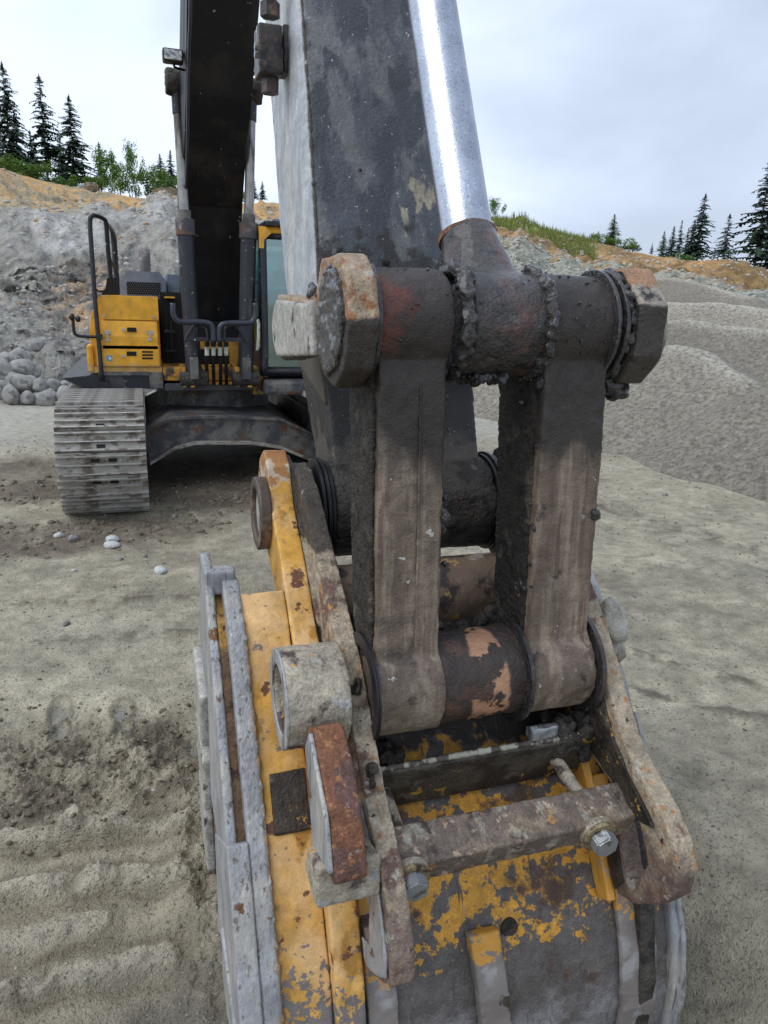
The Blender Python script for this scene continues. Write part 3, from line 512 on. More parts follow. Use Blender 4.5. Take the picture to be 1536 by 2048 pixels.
for i, (px, py, d, rp) in enumerate(BL):
    p = pile_pt(px, py, d); r = rp*d/1506; bm = nb(); rock(bm, (0, 0, 0), r*1.05, 3, .85, i)
    for v in bm.verts: v.co += p
    o = obj('boulder', bm, M['boulder'], None, True, (p.x, p.y, p.z-r*.6))
    row = 'upper' if py < 757 else ('middle' if py < 780 else 'bottom'); mates = sorted(b[0] for b in BL if ('upper' if b[1] < 757 else ('middle' if b[1] < 780 else 'bottom')) == row)
    ORD = 'first second third fourth fifth sixth seventh eighth ninth tenth eleventh twelfth'.split()
    o['label'] = '%s rounded boulder from the left in the %s row at the quarry foot' % (ORD[mates.index(px)], row); o['category'] = 'boulder'; o['group'] = 'boulders at the foot of the quarry face'
SN = [(225, 1073, 15, 1, 'pale flat stone behind another pale stone in front of the track'), (224, 1086, 15, 1, 'pale stone nearest the track front, in front of its twin'), (148, 1077, 11, 0, 'grey stone in front of the left corner of the track'), (118, 1073, 9, 1, 'small flat whitish stone left of the grey one by the track'),
      (322, 1141, 12, 1, 'pale stone lying alone left of the upper bucket boss'), (131, 1247, 10, 0, 'bluish grey stone chip alone on the sand at left'), (1330, 986, 7, 0, 'small grey stone alone on the floor below the gravel heaps'), (350, 1028, 8, 0, 'stone beside the right corner of the track'), (148, 1137, 6, 1, 'tiny white stone left on the open sand'), (290, 1110, 6, 0, 'small dark stone between the track and the pale lone stone'), (242, 1118, 6, 0, 'small round brown stone below the two pale stones'), (1050, 2020, 0, 0, '')]
for i, (px, py, rp, pale, lb) in enumerate(SN):
    if not rp: continue
    g = atZ(px, py+rp*.5); r = rp*(g-Vector((0, 0, EYE))).length/1500; zz = gh(g.x, g.y); bm = nb(); rock(bm, (g.x, g.y, zz+r*.25), r, 2, .6, i+40)
    o = obj('stone', bm, M['paleboulder' if pale else 'boulder'], None, False, (g.x, g.y, zz)); o['label'] = lb; o['category'] = 'stone'; o['group'] = 'loose stones on the quarry floor'
# outcrop blocks at the hill crest
for (px, py, d, w, h, lb) in ((352, 400, 74, 40, 20, 'layered brown rock block on the crest behind the left cylinder'), (306, 416, 58, 28, 11, 'whitish smooth rock on the crest left of the boom'), (182, 372, 78, 12, 7, 'small pinkish boulder on the left crest below the firs'), (380, 402, 72, 22, 17, 'brown ledge end between the left cylinder and the boom')):
    p = pile_pt(px, py+h*.3, d); r = d/1506; bm = nb(); R0 = bmesh.ops.create_cube(bm, size=1)['verts'] if w > 30 or px == 380 else bmesh.ops.create_icosphere(bm, subdivisions=2, radius=.6)['verts']
    bmesh.ops.subdivide_edges(bm, edges=bm.edges[:], cuts=4, use_grid_fill=True)
    for v in bm.verts:
        q = v.co.copy(); q.x *= 2*w*r; q.y *= 3.*w*r*.4; q.z *= 2*h*r
        q += Vector((mnoise.noise(v.co*3)*.35*w*r*.5, mnoise.noise(v.co*3+Vector((5, 5, 5)))*.3*w*r, mnoise.noise(v.co*2.5+Vector((9, 1, 5)))*.5*h*r)); v.co = p+q
    o = obj('rock_outcrop', bm, M['hill2'] if 'hill2' in M else M.setdefault('hill2', mat('brown_layered_rock', (.22, .19, .14), [dict(c=(.35, .27, .15), s=(.4, .4, 2), lo=.5, hi=.6), dict(c=(.1, .09, .075), s=(.5, .5, 3), lo=.55, hi=.63, o=4)], .85, bump=((1, .8), (4, .4)), bd=.2)) if 'white' not in lb and 'pink' not in lb else M['paleboulder'], None, False, (p.x, p.y, p.z)); o['label'] = lb; o['category'] = 'rock'

# ================================================================ TREES
def leafmat(name, c1, c2, c3):
    m = mat(name, c1, [dict(c=c2, s=1.2, lo=.48, hi=.62), dict(c=c3, s=2.7, lo=.55, hi=.7, o=5)], .7, bump=(), spec=.25)
    return m
M['needle'] = leafmat('fir_needles', (.022, .042, .026), (.04, .07, .032), (.013, .026, .018)); M['leaf'] = leafmat('alder_leaves', (.085, .17, .025), (.14, .24, .035), (.04, .09, .02))
M['needle2'] = leafmat('young_fir_needles', (.05, .10, .035), (.075, .14, .045), (.03, .06, .025)); M['bark'] = mat('fir_bark', (.06, .05, .045), (), .9, bump=())
def conifer_mesh(seed, h=1., w=.17, gap=.0, dens=1.):
    rd = random.Random(seed); bm = nb(); z = .06+gap*.2; nlev = int(46*dens)
    for i in range(nlev):
        z = .07+gap*.12+(.93-gap*.12)*(i/nlev)**.92; t = 1-z; nb_ = rd.randint(4, 7)
        for k in range(nb_):
            a = rd.uniform(0, 6.283); L = (1.7*w*(t**.8)+.010)*rd.uniform(.4, 1.18)
            if rd.random() < gap*.35: continue
            dr = rd.uniform(.15, .55); dx, dy = math.cos(a), math.sin(a); z0 = z+rd.uniform(-.008, .008)
            ns = 7
            for s in range(ns):
                u0 = (s+.15)/ns; tip = u0+1.3/ns; wd = (.020+.042*t)*(1-.5*u0)*rd.uniform(.6, 1.35); sd_ = rd.choice((-1, 1))
                zz = lambda u: z0+L*(.10*u-dr*u*u)+.012*u
                p = Vector((dx*L*u0, dy*L*u0, zz(u0))); q = Vector((dx*L*tip, dy*L*tip, zz(tip)-.004)); side = Vector((-dy, dx, 0))*wd*sd_
                r_ = p.lerp(q, .55)+side+Vector((0, 0, -wd*rd.uniform(.2, .9)))
                bm.faces.new([bm.verts.new(v) for v in (p, q, r_)])
                r2 = p.lerp(q, .4)-side*.7+Vector((0, 0, -wd*rd.uniform(.2, .7))); bm.faces.new([bm.verts.new(v) for v in (p, q, r2)])
    for k in range(6):
        a = k*1.05; bm.faces.new([bm.verts.new(v) for v in ((0, 0, 1.02), (.006*math.cos(a), .006*math.sin(a), .94), (.02*math.cos(a+.3), .02*math.sin(a+.3), .93))])
    return bm
def mkmesh(bm, name, m):
    me = bpy.data.meshes.new(name); bm.to_mesh(me); bm.free(); me.materials.append(m); return me
crowns = [mkmesh(conifer_mesh(s, 1, w, g, d), 'crown', M[mm]) for s, w, g, d, mm in ((1, .15, .3, 1.1, 'needle'), (2, .17, .6, 1, 'needle'), (3, .19, .2, 1.15, 'needle'), (4, .15, .8, .9, 'needle'), (5, .20, 0, .9, 'needle2'), (6, .17, .1, 1., 'needle2'))]
bm = nb(); cyl(bm, (0, 0, -.05), (0, 0, .98), .011, .002, 7); trunk_me = mkmesh(bm, 'trunk', M['bark'])
def tree(px, ybase, ytop, d, var, lb, wid=1.):
    p = pile_pt(px, ybase, d); vt = ray(px, ytop); h = EYE+vt.z/math.hypot(vt.x, vt.y)*d-p.z; h *= 1.0
    t = bpy.data.objects.new('conifer_tree', None); COL.objects.link(t); t.location = p*S; hs = h*S; t['label'] = lb; t['category'] = 'conifer'; t['group'] = 'conifers along the quarry rim'
    for nm, me in (('trunk', trunk_me), ('crown', crowns[var])):
        o = bpy.data.objects.new(nm, me); COL.objects.link(o); o.parent = t; o.scale = (hs*wid, hs*wid, hs); o.rotation_euler = (0, 0, px*.37)
for a in [(28, 372, 128, 92, 1, 'tall fir with airy top nearest the left edge'), (-14, 372, 165, 94, 0, 'fir cut off by the left edge of the photo', 1.2), (42, 365, 225, 98, 2, 'shorter dark fir behind the leftmost tall one'), (97, 372, 152, 92, 3, 'tall fir with bare gaps, second from the left edge', 1.1), (152, 380, 192, 90, 2, 'dense dark fir, third of the tall ones at left', 1.0), (8, 370, 260, 97, 0, 'low dark fir at the foot of the leftmost tall one'),
          (128, 382, 272, 95, 4, 'green young fir left of the dense dark one'), (204, 385, 285, 90, 1, 'small fir behind the bright alders', 1.1), (324, 398, 308, 88, 2, 'small dark fir just left of the boom cylinder', 1.1), (345, 398, 300, 90, 0, 'thin fir half behind the left boom cylinder'), (508, 402, 352, 86, 0, 'small fir right of the boom between cylinder and arm'), (484, 404, 366, 86, 4, 'low fir just right of the boom'), (525, 402, 362, 88, 2, 'small fir touching the arm edge at left'), (70, 372, 262, 96, 2, 'mid-size fir between the first two tall ones'),
          (1222, 500, 428, 74, 5, 'young green fir with bushes around it on the right bank', 1.2), (1194, 494, 462, 74, 4, 'small green fir left of the young one on the right bank', 1.3), (1322, 520, 462, 92, 4, 'small fir at the left of the far right group'), (1340, 522, 452, 92, 0, 'narrow fir second in the far right group'), (1354, 524, 440, 94, 3, 'thin sparse fir in the middle of the far right group', .8), (1392, 532, 388, 88, 1, 'taller fir with ragged top left of the two rightmost', 1.1), (1378, 530, 440, 90, 2, 'dark fir filling in beside the ragged tall one', 1.1), (1444, 540, 428, 86, 3, 'isolated fir between the ragged one and the rightmost', 1.25),
          (1506, 552, 322, 80, 3, 'large dark fir at the right edge of the photo', 1.3), (1540, 556, 340, 82, 2, 'second large fir cut off by the right edge', .9), (1302, 512, 485, 82, 3, 'tiny bare-stemmed fir on the bank at right', 1), (1368, 528, 455, 94, 3, 'pale dead-looking fir stem in the far right group', .6)]:
    tree(*a)
def shrub_mesh(seed, n=1500, tall=1.):
    rd = random.Random(seed); bm = nb(); cl = [(Vector((rd.uniform(-.5, .5), rd.uniform(-.4, .4), rd.uniform(.15, .85)*tall)), rd.uniform(.13, .28)) for _ in range(16)]
    for i in range(n):
        c_, r_ = rd.choice(cl); d = Vector((rd.gauss(0, 1), rd.gauss(0, 1), rd.gauss(0, 1))).normalized(); p = c_+d*r_*rd.uniform(.5, 1.1); s = rd.uniform(.02, .045)
        a = Vector((rd.gauss(0, 1), rd.gauss(0, 1), rd.gauss(0, 1))).normalized(); b = a.cross(d).normalized() if a.cross(d).length > .1 else Vector((1, 0, 0))
        bm.faces.new([bm.verts.new(v) for v in (p-a*s, p+b*s*.6, p+a*s, p-b*s*.6)])
    return bm
def stems_mesh(seed):
    rd = random.Random(seed); bm = nb()
    for i in range(6): cyl(bm, (rd.uniform(-.1, .1), rd.uniform(-.1, .1), -.1), (rd.uniform(-.4, .4), rd.uniform(-.3, .3), .7), .012, .004, 5)
    return bm
shr = [mkmesh(shrub_mesh(s, 1700, t_), 'foliage', M['leaf']) for s, t_ in ((1, 1.), (2, 1.3), (3, .8))]; stm = mkmesh(stems_mesh(3), 'stems', M['bark'])
def shrub(px, yb, yt, wpx, d, var, lb, m=None):
    p = pile_pt(px, yb, d); k = d/1506*S; h = (yb-yt)*k; w = wpx*k
    t = bpy.data.objects.new('alder_shrub', None); COL.objects.link(t); t.location = p*S; t['label'] = lb; t['category'] = 'shrub'; t['group'] = 'green shrubs on the quarry rim'
    for nm, me in (('stems', stm), ('foliage', shr[var])):
        o = bpy.data.objects.new(nm, me); COL.objects.link(o); o.parent = t; o.scale = (w, w, h); o.rotation_euler = (0, 0, px*.61)
for a in [(8, 355, 318, 60, 84, 0, 'low green shrub at the left edge below the firs'), (60, 366, 322, 60, 83, 2, 'green shrub below the gap between the first firs'), (105, 376, 352, 45, 83, 2, 'low shrub right of the second tall fir'), (160, 384, 356, 40, 84, 0, 'low shrub at the foot of the dense dark fir'), (222, 388, 316, 40, 84, 1, 'bright green tall alder right of the dense fir'), (240, 390, 335, 36, 83, 0, 'bright alder with rounded top next to the tall one'), (272, 394, 306, 26, 84, 1, 'airy slim alder in the middle of the left crest'), (262, 394, 352, 46, 82, 0, 'bushy alder in front of the airy slim one'),
          (300, 396, 348, 36, 83, 0, 'green shrub left of the small dark fir on the crest'), (325, 398, 345, 40, 82, 1, 'green shrub left of the boom cylinder top guard'), (358, 400, 352, 36, 83, 0, 'green shrub seen between the left cylinder and the boom'), (200, 388, 350, 34, 86, 2, 'dark green shrub behind the bright alders'), (480, 404, 378, 30, 82, 2, 'low shrub right of the boom'),
          (992, 442, 402, 26, 66, 1, 'small airy shrub next to the chrome rod on the right bank'), (1205, 498, 470, 44, 73, 0, 'green bush left of the young fir on the right bank'), (1245, 504, 478, 50, 73, 0, 'green bush right of the young fir'), (1262, 506, 488, 34, 74, 2, 'low bush running down the right bank'), (1408, 540, 520, 40, 80, 2, 'low shrub at the foot of the ragged fir'), (1350, 530, 508, 60, 84, 2, 'dark low shrub under the far right fir group')]:
    shrub(*a)
# grass tufts along the right bank crest (uncountable)
bm = nb(); rd = random.Random(5)
for i in range(5200):
    az = rd.uniform(az_of(978, 440), az_of(1190, 485)); tv = rd.uniform(4.6, 6.15)**1; p = hill_pt(az, tv)+Vector((rd.uniform(-.3, .3), rd.uniform(-.3, .3), 0)); h = rd.uniform(.15, .55)*(1.5 if rd.random() < .08 else 1); a = rd.uniform(0, 6.3)
    w = .035; q = Vector((math.cos(a)*w, math.sin(a)*w, 0)); bm.faces.new([bm.verts.new(v) for v in (p-q-Vector((0, 0, .1)), p+q-Vector((0, 0, .1)), p+Vector((rd.uniform(-.15, .15), rd.uniform(-.15, .15), h)))])
M['grass'] = leafmat('bank_grass', (.15, .19, .04), (.24, .25, .08), (.08, .12, .03)); o = obj('bank_grass', bm, M['grass']); o['kind'] = 'stuff'; o['label'] = 'rough green and straw grass on the right bank crest'; o['category'] = 'grass'

# ================================================================ EXCAVATOR (far part)
EX = thing('excavator', 'yellow and dark grey tracked excavator standing in the quarry with its arm reaching the camera', 'excavator', (XM, 7.9, 0))
def yb(px0, py0, px1, py1, y):      # rectangle on a front plane
    a = atY(px0, py0, y); b = atY(px1, py1, y); return a.x, b.x, b.z, a.z
def fbox(px0, py0, px1, py1, y, dep, bev=.004):
    x0, x1, z0, z1 = yb(px0, py0, px1, py1, y); return bx(x0, x1, y, y+dep, z0, z1, bev=bev)
# ---- tracks
def track(xc, label):
    w = .31; r = .40; y0, y1 = 5.95, 9.75; zc = r+.02; tr = bx(xc-.16, xc+.16, y0, y1, .22, .62, bev=.03); T_ = obj('track', tr, M['frame_steel'], EX); T_['label'] = label
    for yy, rr_ in ((y0, .33), (y1, .33)):
        bm = nb(); cyl(bm, (xc-.13, yy, zc), (xc+.13, yy, zc), rr_, seg=36); obj('idler_wheel', bm, M['frame_steel'], T_, True, autos=40)
    for i in range(7):
        bm = nb(); yy = 6.45+i*.47; cyl(bm, (xc-.17, yy, .13), (xc+.17, yy, .13), .085, seg=18); obj('roller', bm, M['dkpaint'], T_, True, autos=40)
    # path
    L1 = y1-y0; arcl = math.pi*r; tot = 2*L1+2*arcl; n = 62; first = None
    for i in range(n):
        s = i/n*tot
        if s < L1: p = (y1-s, zc+r); ang = 0                               # top run toward the front
        elif s < L1+arcl: a = (s-L1)/r; p = (y0-r*math.sin(a), zc+r*math.cos(a)); ang = a
        elif s < 2*L1+arcl: p = (y0+(s-L1-arcl), zc-r); ang = math.pi
        else: a = (s-2*L1-arcl)/r; p = (y1+r*math.sin(a), zc-r*math.cos(a)); ang = math.pi+a
        sag = -.02*math.sin(math.pi*min(1, s/L1)) if s < L1 else 0
        if first is None or i == 1:
            bm = nb(); pl = tot/n*.5
            pr = [(-pl*.98, -.012), (pl*.9, -.012), (pl*.98, .004), (pl*.86, .008), (pl*.80, .036), (pl*.68, .036), (pl*.60, .008), (pl*.08, .006), (pl*.02, .030), (-pl*.10, .030), (-pl*.16, .006), (-pl*.72, .008), (-pl*.80, .036), (-pl*.92, .036), (-pl*.98, .006)]
            prism(bm, pr, -w, w)
            for f in bm.faces:
                if f.calc_center_median().z > .029: f.material_index = 1
            for (cx, cy) in (((-.045, pl*.33), (.075, pl*.33)) if i == 0 else ((0, -pl*.45),)):
                box(bm, cx-.03, cx+.03, cy-pl*.16, cy+pl*.16, .006, .0105, mi=2)
            for cx in (-.10, .13):
                for cy in (-.45, .35): 
                    if i == 0: cyl(bm, (cx, cy*pl, .006), (cx, cy*pl, .018), .012, seg=6)
            bmesh.ops.scale(bm, verts=bm.verts, vec=(S, S, S)); bmesh.ops.recalc_face_normals(bm, faces=bm.faces)
            me = bpy.data.meshes.new('track_shoe'); bm.to_mesh(me); bm.free()
            for q in ('shoe', 'shoe_edge', 'black'): me.materials.append(M[q])
            if first is None: first = [me]
            else: first.append(me)
        o = bpy.data.objects.new('track_shoe', first[1 if (i % 4 in (1, 2) and len(first) > 1) else 0]); COL.objects.link(o); o.parent = T_
        o.location = (Vector((xc, p[0], p[1]+sag))-ORG[EX.name])*S; o.rotation_euler = (ang+math.radians(0), 0, 0)
        o.rotation_euler.x += random.uniform(-.02, .02)
track(-.325, 'muddy crawler track left of the frame in the photo'); track(XM*2+.325, 'crawler track mostly hidden behind the arm')
# ---- car body
top = [(atY(p, q, 6.5).x, atY(p, q, 6.5).z) for p, q in ((292, 862), (345, 836), (440, 833), (560, 838), (612, 862), (680, 900))]
bot = [(atY(p, q, 6.5).x, atY(p, q, 6.5).z) for p, q in ((690, 960), (620, 918), (560, 893), (500, 884), (390, 884), (350, 895), (300, 925))]
bm = nb(); prism(bm, top+bot, 6.5, 8.9, 'y'); CB = obj('car_body', bm, M['frame_steel'], EX); 
bm = nb(); prism(bm, [(a, b+.012) for a, b in top]+[(a, b-.01) for a, b in top[::-1]], 6.46, 6.5, 'y'); obj('flange', bm, M['frame_steel'], CB)
bm = nb(); prism(bm, [(a, b+.012) for a, b in bot]+[(a, b-.012) for a, b in bot[::-1]], 6.44, 6.5, 'y'); obj('flange', bm, M['shoe'], CB)
bm = nb(); cyl(bm, (XM, 7.75, .6), (XM, 7.75, .88), .56, seg=60); SW = obj('swing_bearing', bm, M['frame_steel'], EX, True, autos=40)
for i in range(34):
    a = math.radians(180+i*180/33); bm = nb(); cx, cy = XM+.60*math.cos(a), 7.75+.60*math.sin(a); cyl(bm, (cx, cy, .80), (cx, cy, .845), .018, seg=6); obj('bolt', bm, M['bolt'], SW)
bm = nb(); cyl(bm, (XM, 7.75, .845), (XM, 7.75, .90), .66, seg=60); obj('bearing_flange', bm, M['dkpaint'], SW, True, autos=40)
# ---- upper frame and deck
UF = obj('upper_frame', bx(.17, 1.12, 6.95, 10.2, .90, 1.02, bev=.01), M['paint_dirty'], EX)
obj('belly_plate', bx(-.3, 1.6, 7.2, 10.1, .84, .895), M['dkpaint'], UF)
a = [atY(p, q, 6.95) for p, q in ((122, 757), (195, 749), (326, 748), (326, 778), (168, 776))]
bm = nb(); prism(bm, [(v.x, v.z) for v in a], 6.95, 9.6, 'y', bev=.004); obj('side_deck', bm, M['dkpaint'], EX)
obj('deck_plate', fbox(196, 744, 300, 751, 6.93, .3), M['frame_steel'], EX); obj('deck_corner', fbox(298, 745, 327, 777, 6.92, .06), M['frame_steel'], EX)
# ---- tool and battery box (yellow)
x0, x1, z0, z1 = yb(172, 590, 325, 746, 7.0)
pr = [(x0+.10, z1-.01), (x0+.03, z1-.16), (x0, z1-.32), (x0+.005, 1.16), (x0+.03, 1.135), (x0-.015, 1.12), (x0-.02, 1.08), (x0+.02, z0), (x1, z0), (x1-.03, z1)]
bm = nb(); prism(bm, pr, 7.03, 8.6, 'y', bev=.01); TB = obj('side_housing', bm, M['paint'], EX)
obj('upper_panel', fbox(203, 590, 318, 641, 7.0, .04), M['paint'], EX)
bm = nb(); q = [atY(203, 641, 6.99).z, atY(203, 672, 6.99).z, atY(203, 712, 6.99).z]; xa, xb = atY(202, 650, 6.96).x, atY(314, 650, 6.96).x
prism(bm, [(7.03, q[0]), (6.995, q[0]), (6.955, q[1]), (6.955, q[2]+.065), (7.03, q[2]+.065)], xa, xb, bev=.002); DL = obj('box_lid', bm, M['paint'], EX)
obj('box_base', bx(xa, xb, 6.965, 7.03, q[2]-.03, q[2]+.06, bev=.002), M['paint'], EX)
LD = obj('lower_door', fbox(191, 688, 321, 734, 6.955, .06, .012), M['paint'], EX); obj('sill', fbox(189, 734, 325, 746, 6.975, .06), M['paint'], EX)
obj('corner_panel', fbox(172, 690, 190, 746, 6.99, .2, .02), M['paint'], EX)
obj('handle', fbox(254, 655, 273, 664, 6.951, .006, 0), M['black'], DL); obj('handle', fbox(253, 703, 273, 712, 6.951, .006, 0), M['black'], LD)
for px, py, pp in ((247, 660, DL), (247, 712, LD)):
    a = atY(px, py, 6.94); bm = nb(); cyl(bm, a, (a.x, 6.96, a.z), .014, seg=14); obj('lock', bm, M['metal'], pp)
for px in (215, 300):
    for (y0_, y1_, w_) in ((660, 668, 6), (668, 676, 3), (676, 684, 4)): pass
    o1 = fbox(px-6, 661, px+6, 669, 6.948, .008, .002); box(o1, *[v for v in yb(px-2, 668, px+2, 678, 6.944)[:2]], 6.944, 6.952, *[v for v in yb(px-2, 668, px+2, 678, 6.944)[2:]]); 
    v = yb(px-4, 677, px+4, 683, 6.946); box(o1, v[0], v[1], 6.946, 6.966, v[2], v[3], bev=.003); obj('latch', o1, M['metal'], DL)
for i in range(3): obj('vent_slot', fbox(284, 702+i*6.4, 306, 705.5+i*6.4, 6.951, .005, 0), M['black'], LD)
obj('sticker', fbox(213, 711, 224.5, 722, 6.9525, .003, 0), M['sticker'], LD)
bm = nb(); v = [atY(p, q_, 6.951) for p, q_ in ((216, 714), (220, 713.5), (223.5, 717), (222, 720.5), (217.5, 719))]; bm.faces.new([bm.verts.new(w) for w in v]); obj('sticker_print', bm, M['rubberdot'], LD)
for px, py in ((208, 631), (307, 634)):
    a = atY(px, py, 6.985); bm = nb(); cyl(bm, a, (a.x, 7.0, a.z), .012, seg=12); obj('bolt', bm, M['metal'], TB)
# engine bay darkness, bits
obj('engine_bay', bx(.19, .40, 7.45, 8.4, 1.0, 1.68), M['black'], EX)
obj('bay_edge', fbox(330, 593, 350, 597, 7.2, .4), M['paint'], EX)
for i, (px, py, px2, py2) in enumerate(((331, 620, 338, 735), (340, 640, 346, 700), (328, 660, 350, 666), (330, 700, 352, 704))): obj('engine_pipe', fbox(px, py, px2, py2, 7.35, .03), M['dkpaint'], EX)
# hood, grille, exhaust
x0, x1, z0, z1 = yb(237, 541, 334, 600, 8.0); bm = nb(); prism(bm, [(x0, z0), (x0, z1-.10), (x0+.08, z1), (x1-.06, z1), (x1, z1-.08), (x1, z0)], 8.0, 9.4, 'y', bev=.008); HD_ = obj('engine_hood', bm, M['hood'], EX)
obj('hood_step', fbox(334, 548, 372, 600, 8.15, .8), M['hood'], EX)
obj('grille_backing', fbox(253, 563, 322, 591, 7.994, .004, 0), M['black'], HD_)
bm = nb()
for r_ in range(7):
    for c_ in range(15):
        px = 255+c_*4.7+(r_ % 2)*2.3; py = 564.5+r_*4.0
        v = yb(px, py, px+1.3, py+2.0, 7.988); box(bm, v[0], v[1], 7.986, 7.993, v[2], v[3])
o = obj('grille_mesh', bm, M['hood'], HD_); o['kind'] = 'stuff'
a = atY(290, 540, 8.6); b = atY(289, 512, 8.6); bm = nb(); tube(bm, [(a.x, 8.6, a.z-.1), (a.x, 8.6, b.z), (a.x, 8.66, b.z+.05), (a.x, 8.78, b.z+.07)], .062, 14); obj('exhaust_pipe', bm, mat('exhaust_grey', (.17, .15, .14), [dict(c=(.3, .29, .28), s=6, lo=.5, hi=.6)], .7), EX, True, autos=60)
# counterweight
bm = nb(); prism(bm, [(-.42, .98), (-.42, 1.55), (-.3, 1.66), (1.7, 1.66), (1.75, 1.5), (1.75, .98)], 9.3, 10.4, 'y', bev=.05); obj('counterweight', bm, M['paint'], EX)
# ---- hand rails and mirror
def hp(px, py, y): return atY(px, py, y)
bm = nb(); tube(bm, [hp(204, 762, 6.93), hp(199, 700, 6.93), hp(190, 600, 6.95), hp(183, 500, 6.98), hp(180, 445, 7.0), hp(183, 433, 7.0), hp(190, 431, 7.02), hp(206, 437, 7.1), hp(212, 447, 7.15), hp(216, 500, 7.2), hp(222, 560, 7.25), hp(224, 588, 7.25)], .019, 8, 4); HR = obj('handrail', bm, M['dkpaint'], EX, True)
bm = nb(); tube(bm, [hp(212, 447, 7.15), hp(222, 458, 7.6), hp(226, 480, 7.7), hp(232, 560, 7.7), hp(233, 588, 7.7)], .019, 8, 4); obj('handrail', bm, M['dkpaint'], EX, True)
bm = nb(); tube(bm, [hp(222, 458, 7.6), hp(228, 470, 8.0), hp(231, 500, 8.1), hp(235, 560, 8.1), hp(236, 588, 8.1)], .019, 8, 4); obj('handrail', bm, M['dkpaint'], EX, True)
bm = nb(); tube(bm, [hp(219, 520, 7.2), hp(235, 545, 7.9)], .014, 8); obj('rail_brace', bm, M['dkpaint'], EX, True)
bm = nb(); prism(bm, [(hp(p, q, 7.2).x, hp(p, q, 7.2).z) for p, q in ((214, 556), (234, 556), (238, 585), (240, 590), (203, 590), (206, 582), (211, 578))], 7.18, 7.26, 'y'); obj('rail_base', bm, M['black'], EX)
bm = nb(); tube(bm, [hp(188, 560, 6.97), hp(189, 574, 7.0), hp(196, 582, 7.1), hp(204, 583, 7.15)], .010, 6, 4); obj('rail_brace', bm, M['dkpaint'], EX, True)
bm = nb(); tube(bm, [hp(203, 674, 6.92), hp(170, 673, 6.92), hp(156, 671, 6.92), hp(149, 666, 6.92), hp(147, 655, 6.92), hp(146, 640, 6.92)], .014, 8, 5); MR = obj('mirror_arm', bm, M['rubber'], EX, True)
obj('mirror_clamp', fbox(193, 668, 205, 680, 6.9, .06), M['rubber'], MR)
for px, py, w_, h_ in ((144, 634, 5, 7), (156, 638, 5, 6)):
    a = hp(px, py, 6.92); bm = nb(); r = a.y/1500; bmesh.ops.create_uvsphere(bm, u_segments=12, v_segments=8, radius=1)
    for v in bm.verts: v.co = Vector((a.x+v.co.x*w_*r, a.y+v.co.y*.03, a.z+v.co.z*h_*r))
    obj('mirror_head', bm, M['rubber'], MR, True)
# ---- boom foot frame with hoses
a = [atY(p, q, 6.98) for p, q in ((384, 768), (384, 684), (392, 676), (472, 676), (480, 686), (482, 768))]
inn = [atY(p, q, 6.98) for p, q in ((462, 766), (460, 705), (454, 697), (402, 697), (396, 705), (396, 766))]
bm = nb(); prism(bm, [(v.x, v.z) for v in a]+[(v.x, v.z) for v in inn], 6.96, 7.06, 'y', bev=.003); FF = obj('boom_foot_frame', bm, M['paint_dirty'], EX)
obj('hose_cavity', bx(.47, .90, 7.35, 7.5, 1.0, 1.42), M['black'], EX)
for px in (368, 385, 475, 500): obj('foot_lug', fbox(px-5, 735, px+5, 775, 6.75, .4), M['paint_dirty'], FF)
obj('front_sill', fbox(330, 768, 535, 780, 6.9, .2), M['frame_steel'], EX); obj('sill_lip', fbox(400, 765, 500, 769, 6.88, .2), M['paint_dirty'], EX)
obj('clamp_bar', fbox(372, 674, 486, 684, 6.55, .05), M['dkpaint'], EX)
for px in (414, 427, 440, 452):
    bm = nb(); A = hp(px, 686, 6.7); B = hp(px+1, 768, 6.86); tube(bm, [A, hp(px+random.uniform(-2, 2), 720, 6.72), B], .016, 8, 4); H_ = obj('hydraulic_hose', bm, M['rubber'], EX, True)
    bm = nb(); cyl(bm, hp(px, 694, 6.69), hp(px, 711, 6.69), .020, seg=10); obj('fitting', bm, M['white'], H_, True, autos=40)
    bm = nb(); cyl(bm, hp(px, 684, 6.67), hp(px, 692, 6.67), .022, seg=6); obj('fitting', bm, M['black'], H_)
for pts in ([(346, 606), (347, 628), (354, 640), (366, 644), (402, 644), (420, 648), (426, 660), (427, 684)], [(511, 606), (511, 630), (506, 642), (494, 646), (460, 646), (444, 650), (438, 662), (438, 684)]):
    bm = nb(); tube(bm, [hp(p, q, 6.52) for p, q in pts], .024, 10, 5); obj('hydraulic_hose', bm, M['hose'], EX, True)
for pts in ([(371, 684), (374, 672), (388, 652), (398, 650), (410, 655), (415, 668), (415, 684)], [(492, 684), (486, 672), (474, 654), (464, 651), (452, 656), (449, 668), (449, 684)]):
    bm = nb(); tube(bm, [hp(p, q, 6.56) for p, q in pts], .014, 8, 4); obj('hydraulic_hose', bm, M['dkpaint'], EX, True)
# ---- boom
mid = [(7.62, 1.28), (7.50, 1.62), (7.36, 2.0), (7.15, 2.42), (6.80, 2.78), (6.34, 3.12), (5.84, 3.62), (5.2, 4.35), (4.5, 4.95), (3.9, 5.2), (3.35, 5.15)]
backp = [(3.4, 5.5), (4.2, 5.65), (4.95, 5.2), (5.75, 4.5), (6.3, 3.95), (6.85, 3.5), (7.35, 3.05), (7.7, 2.4), (7.85, 1.8), (7.85, 1.28)]
def xw(y): return np.interp(y, [3.3, 5.8, 6.8, 7.3, 7.9], [.20, .245, .25, .27, .28])
bm = nb(); prof = mid+backp; A = [bm.verts.new((XM-.005-xw(p[0]), p[0], p[1])) for p in prof]; B = [bm.verts.new((XM-.005+xw(p[0]), p[0], p[1])) for p in prof]; bm.faces.new(A); bm.faces.new(B[::-1])
for i in range(len(prof)): j = (i+1) % len(prof); bm.faces.new((A[i], B[i], B[j], A[j]))
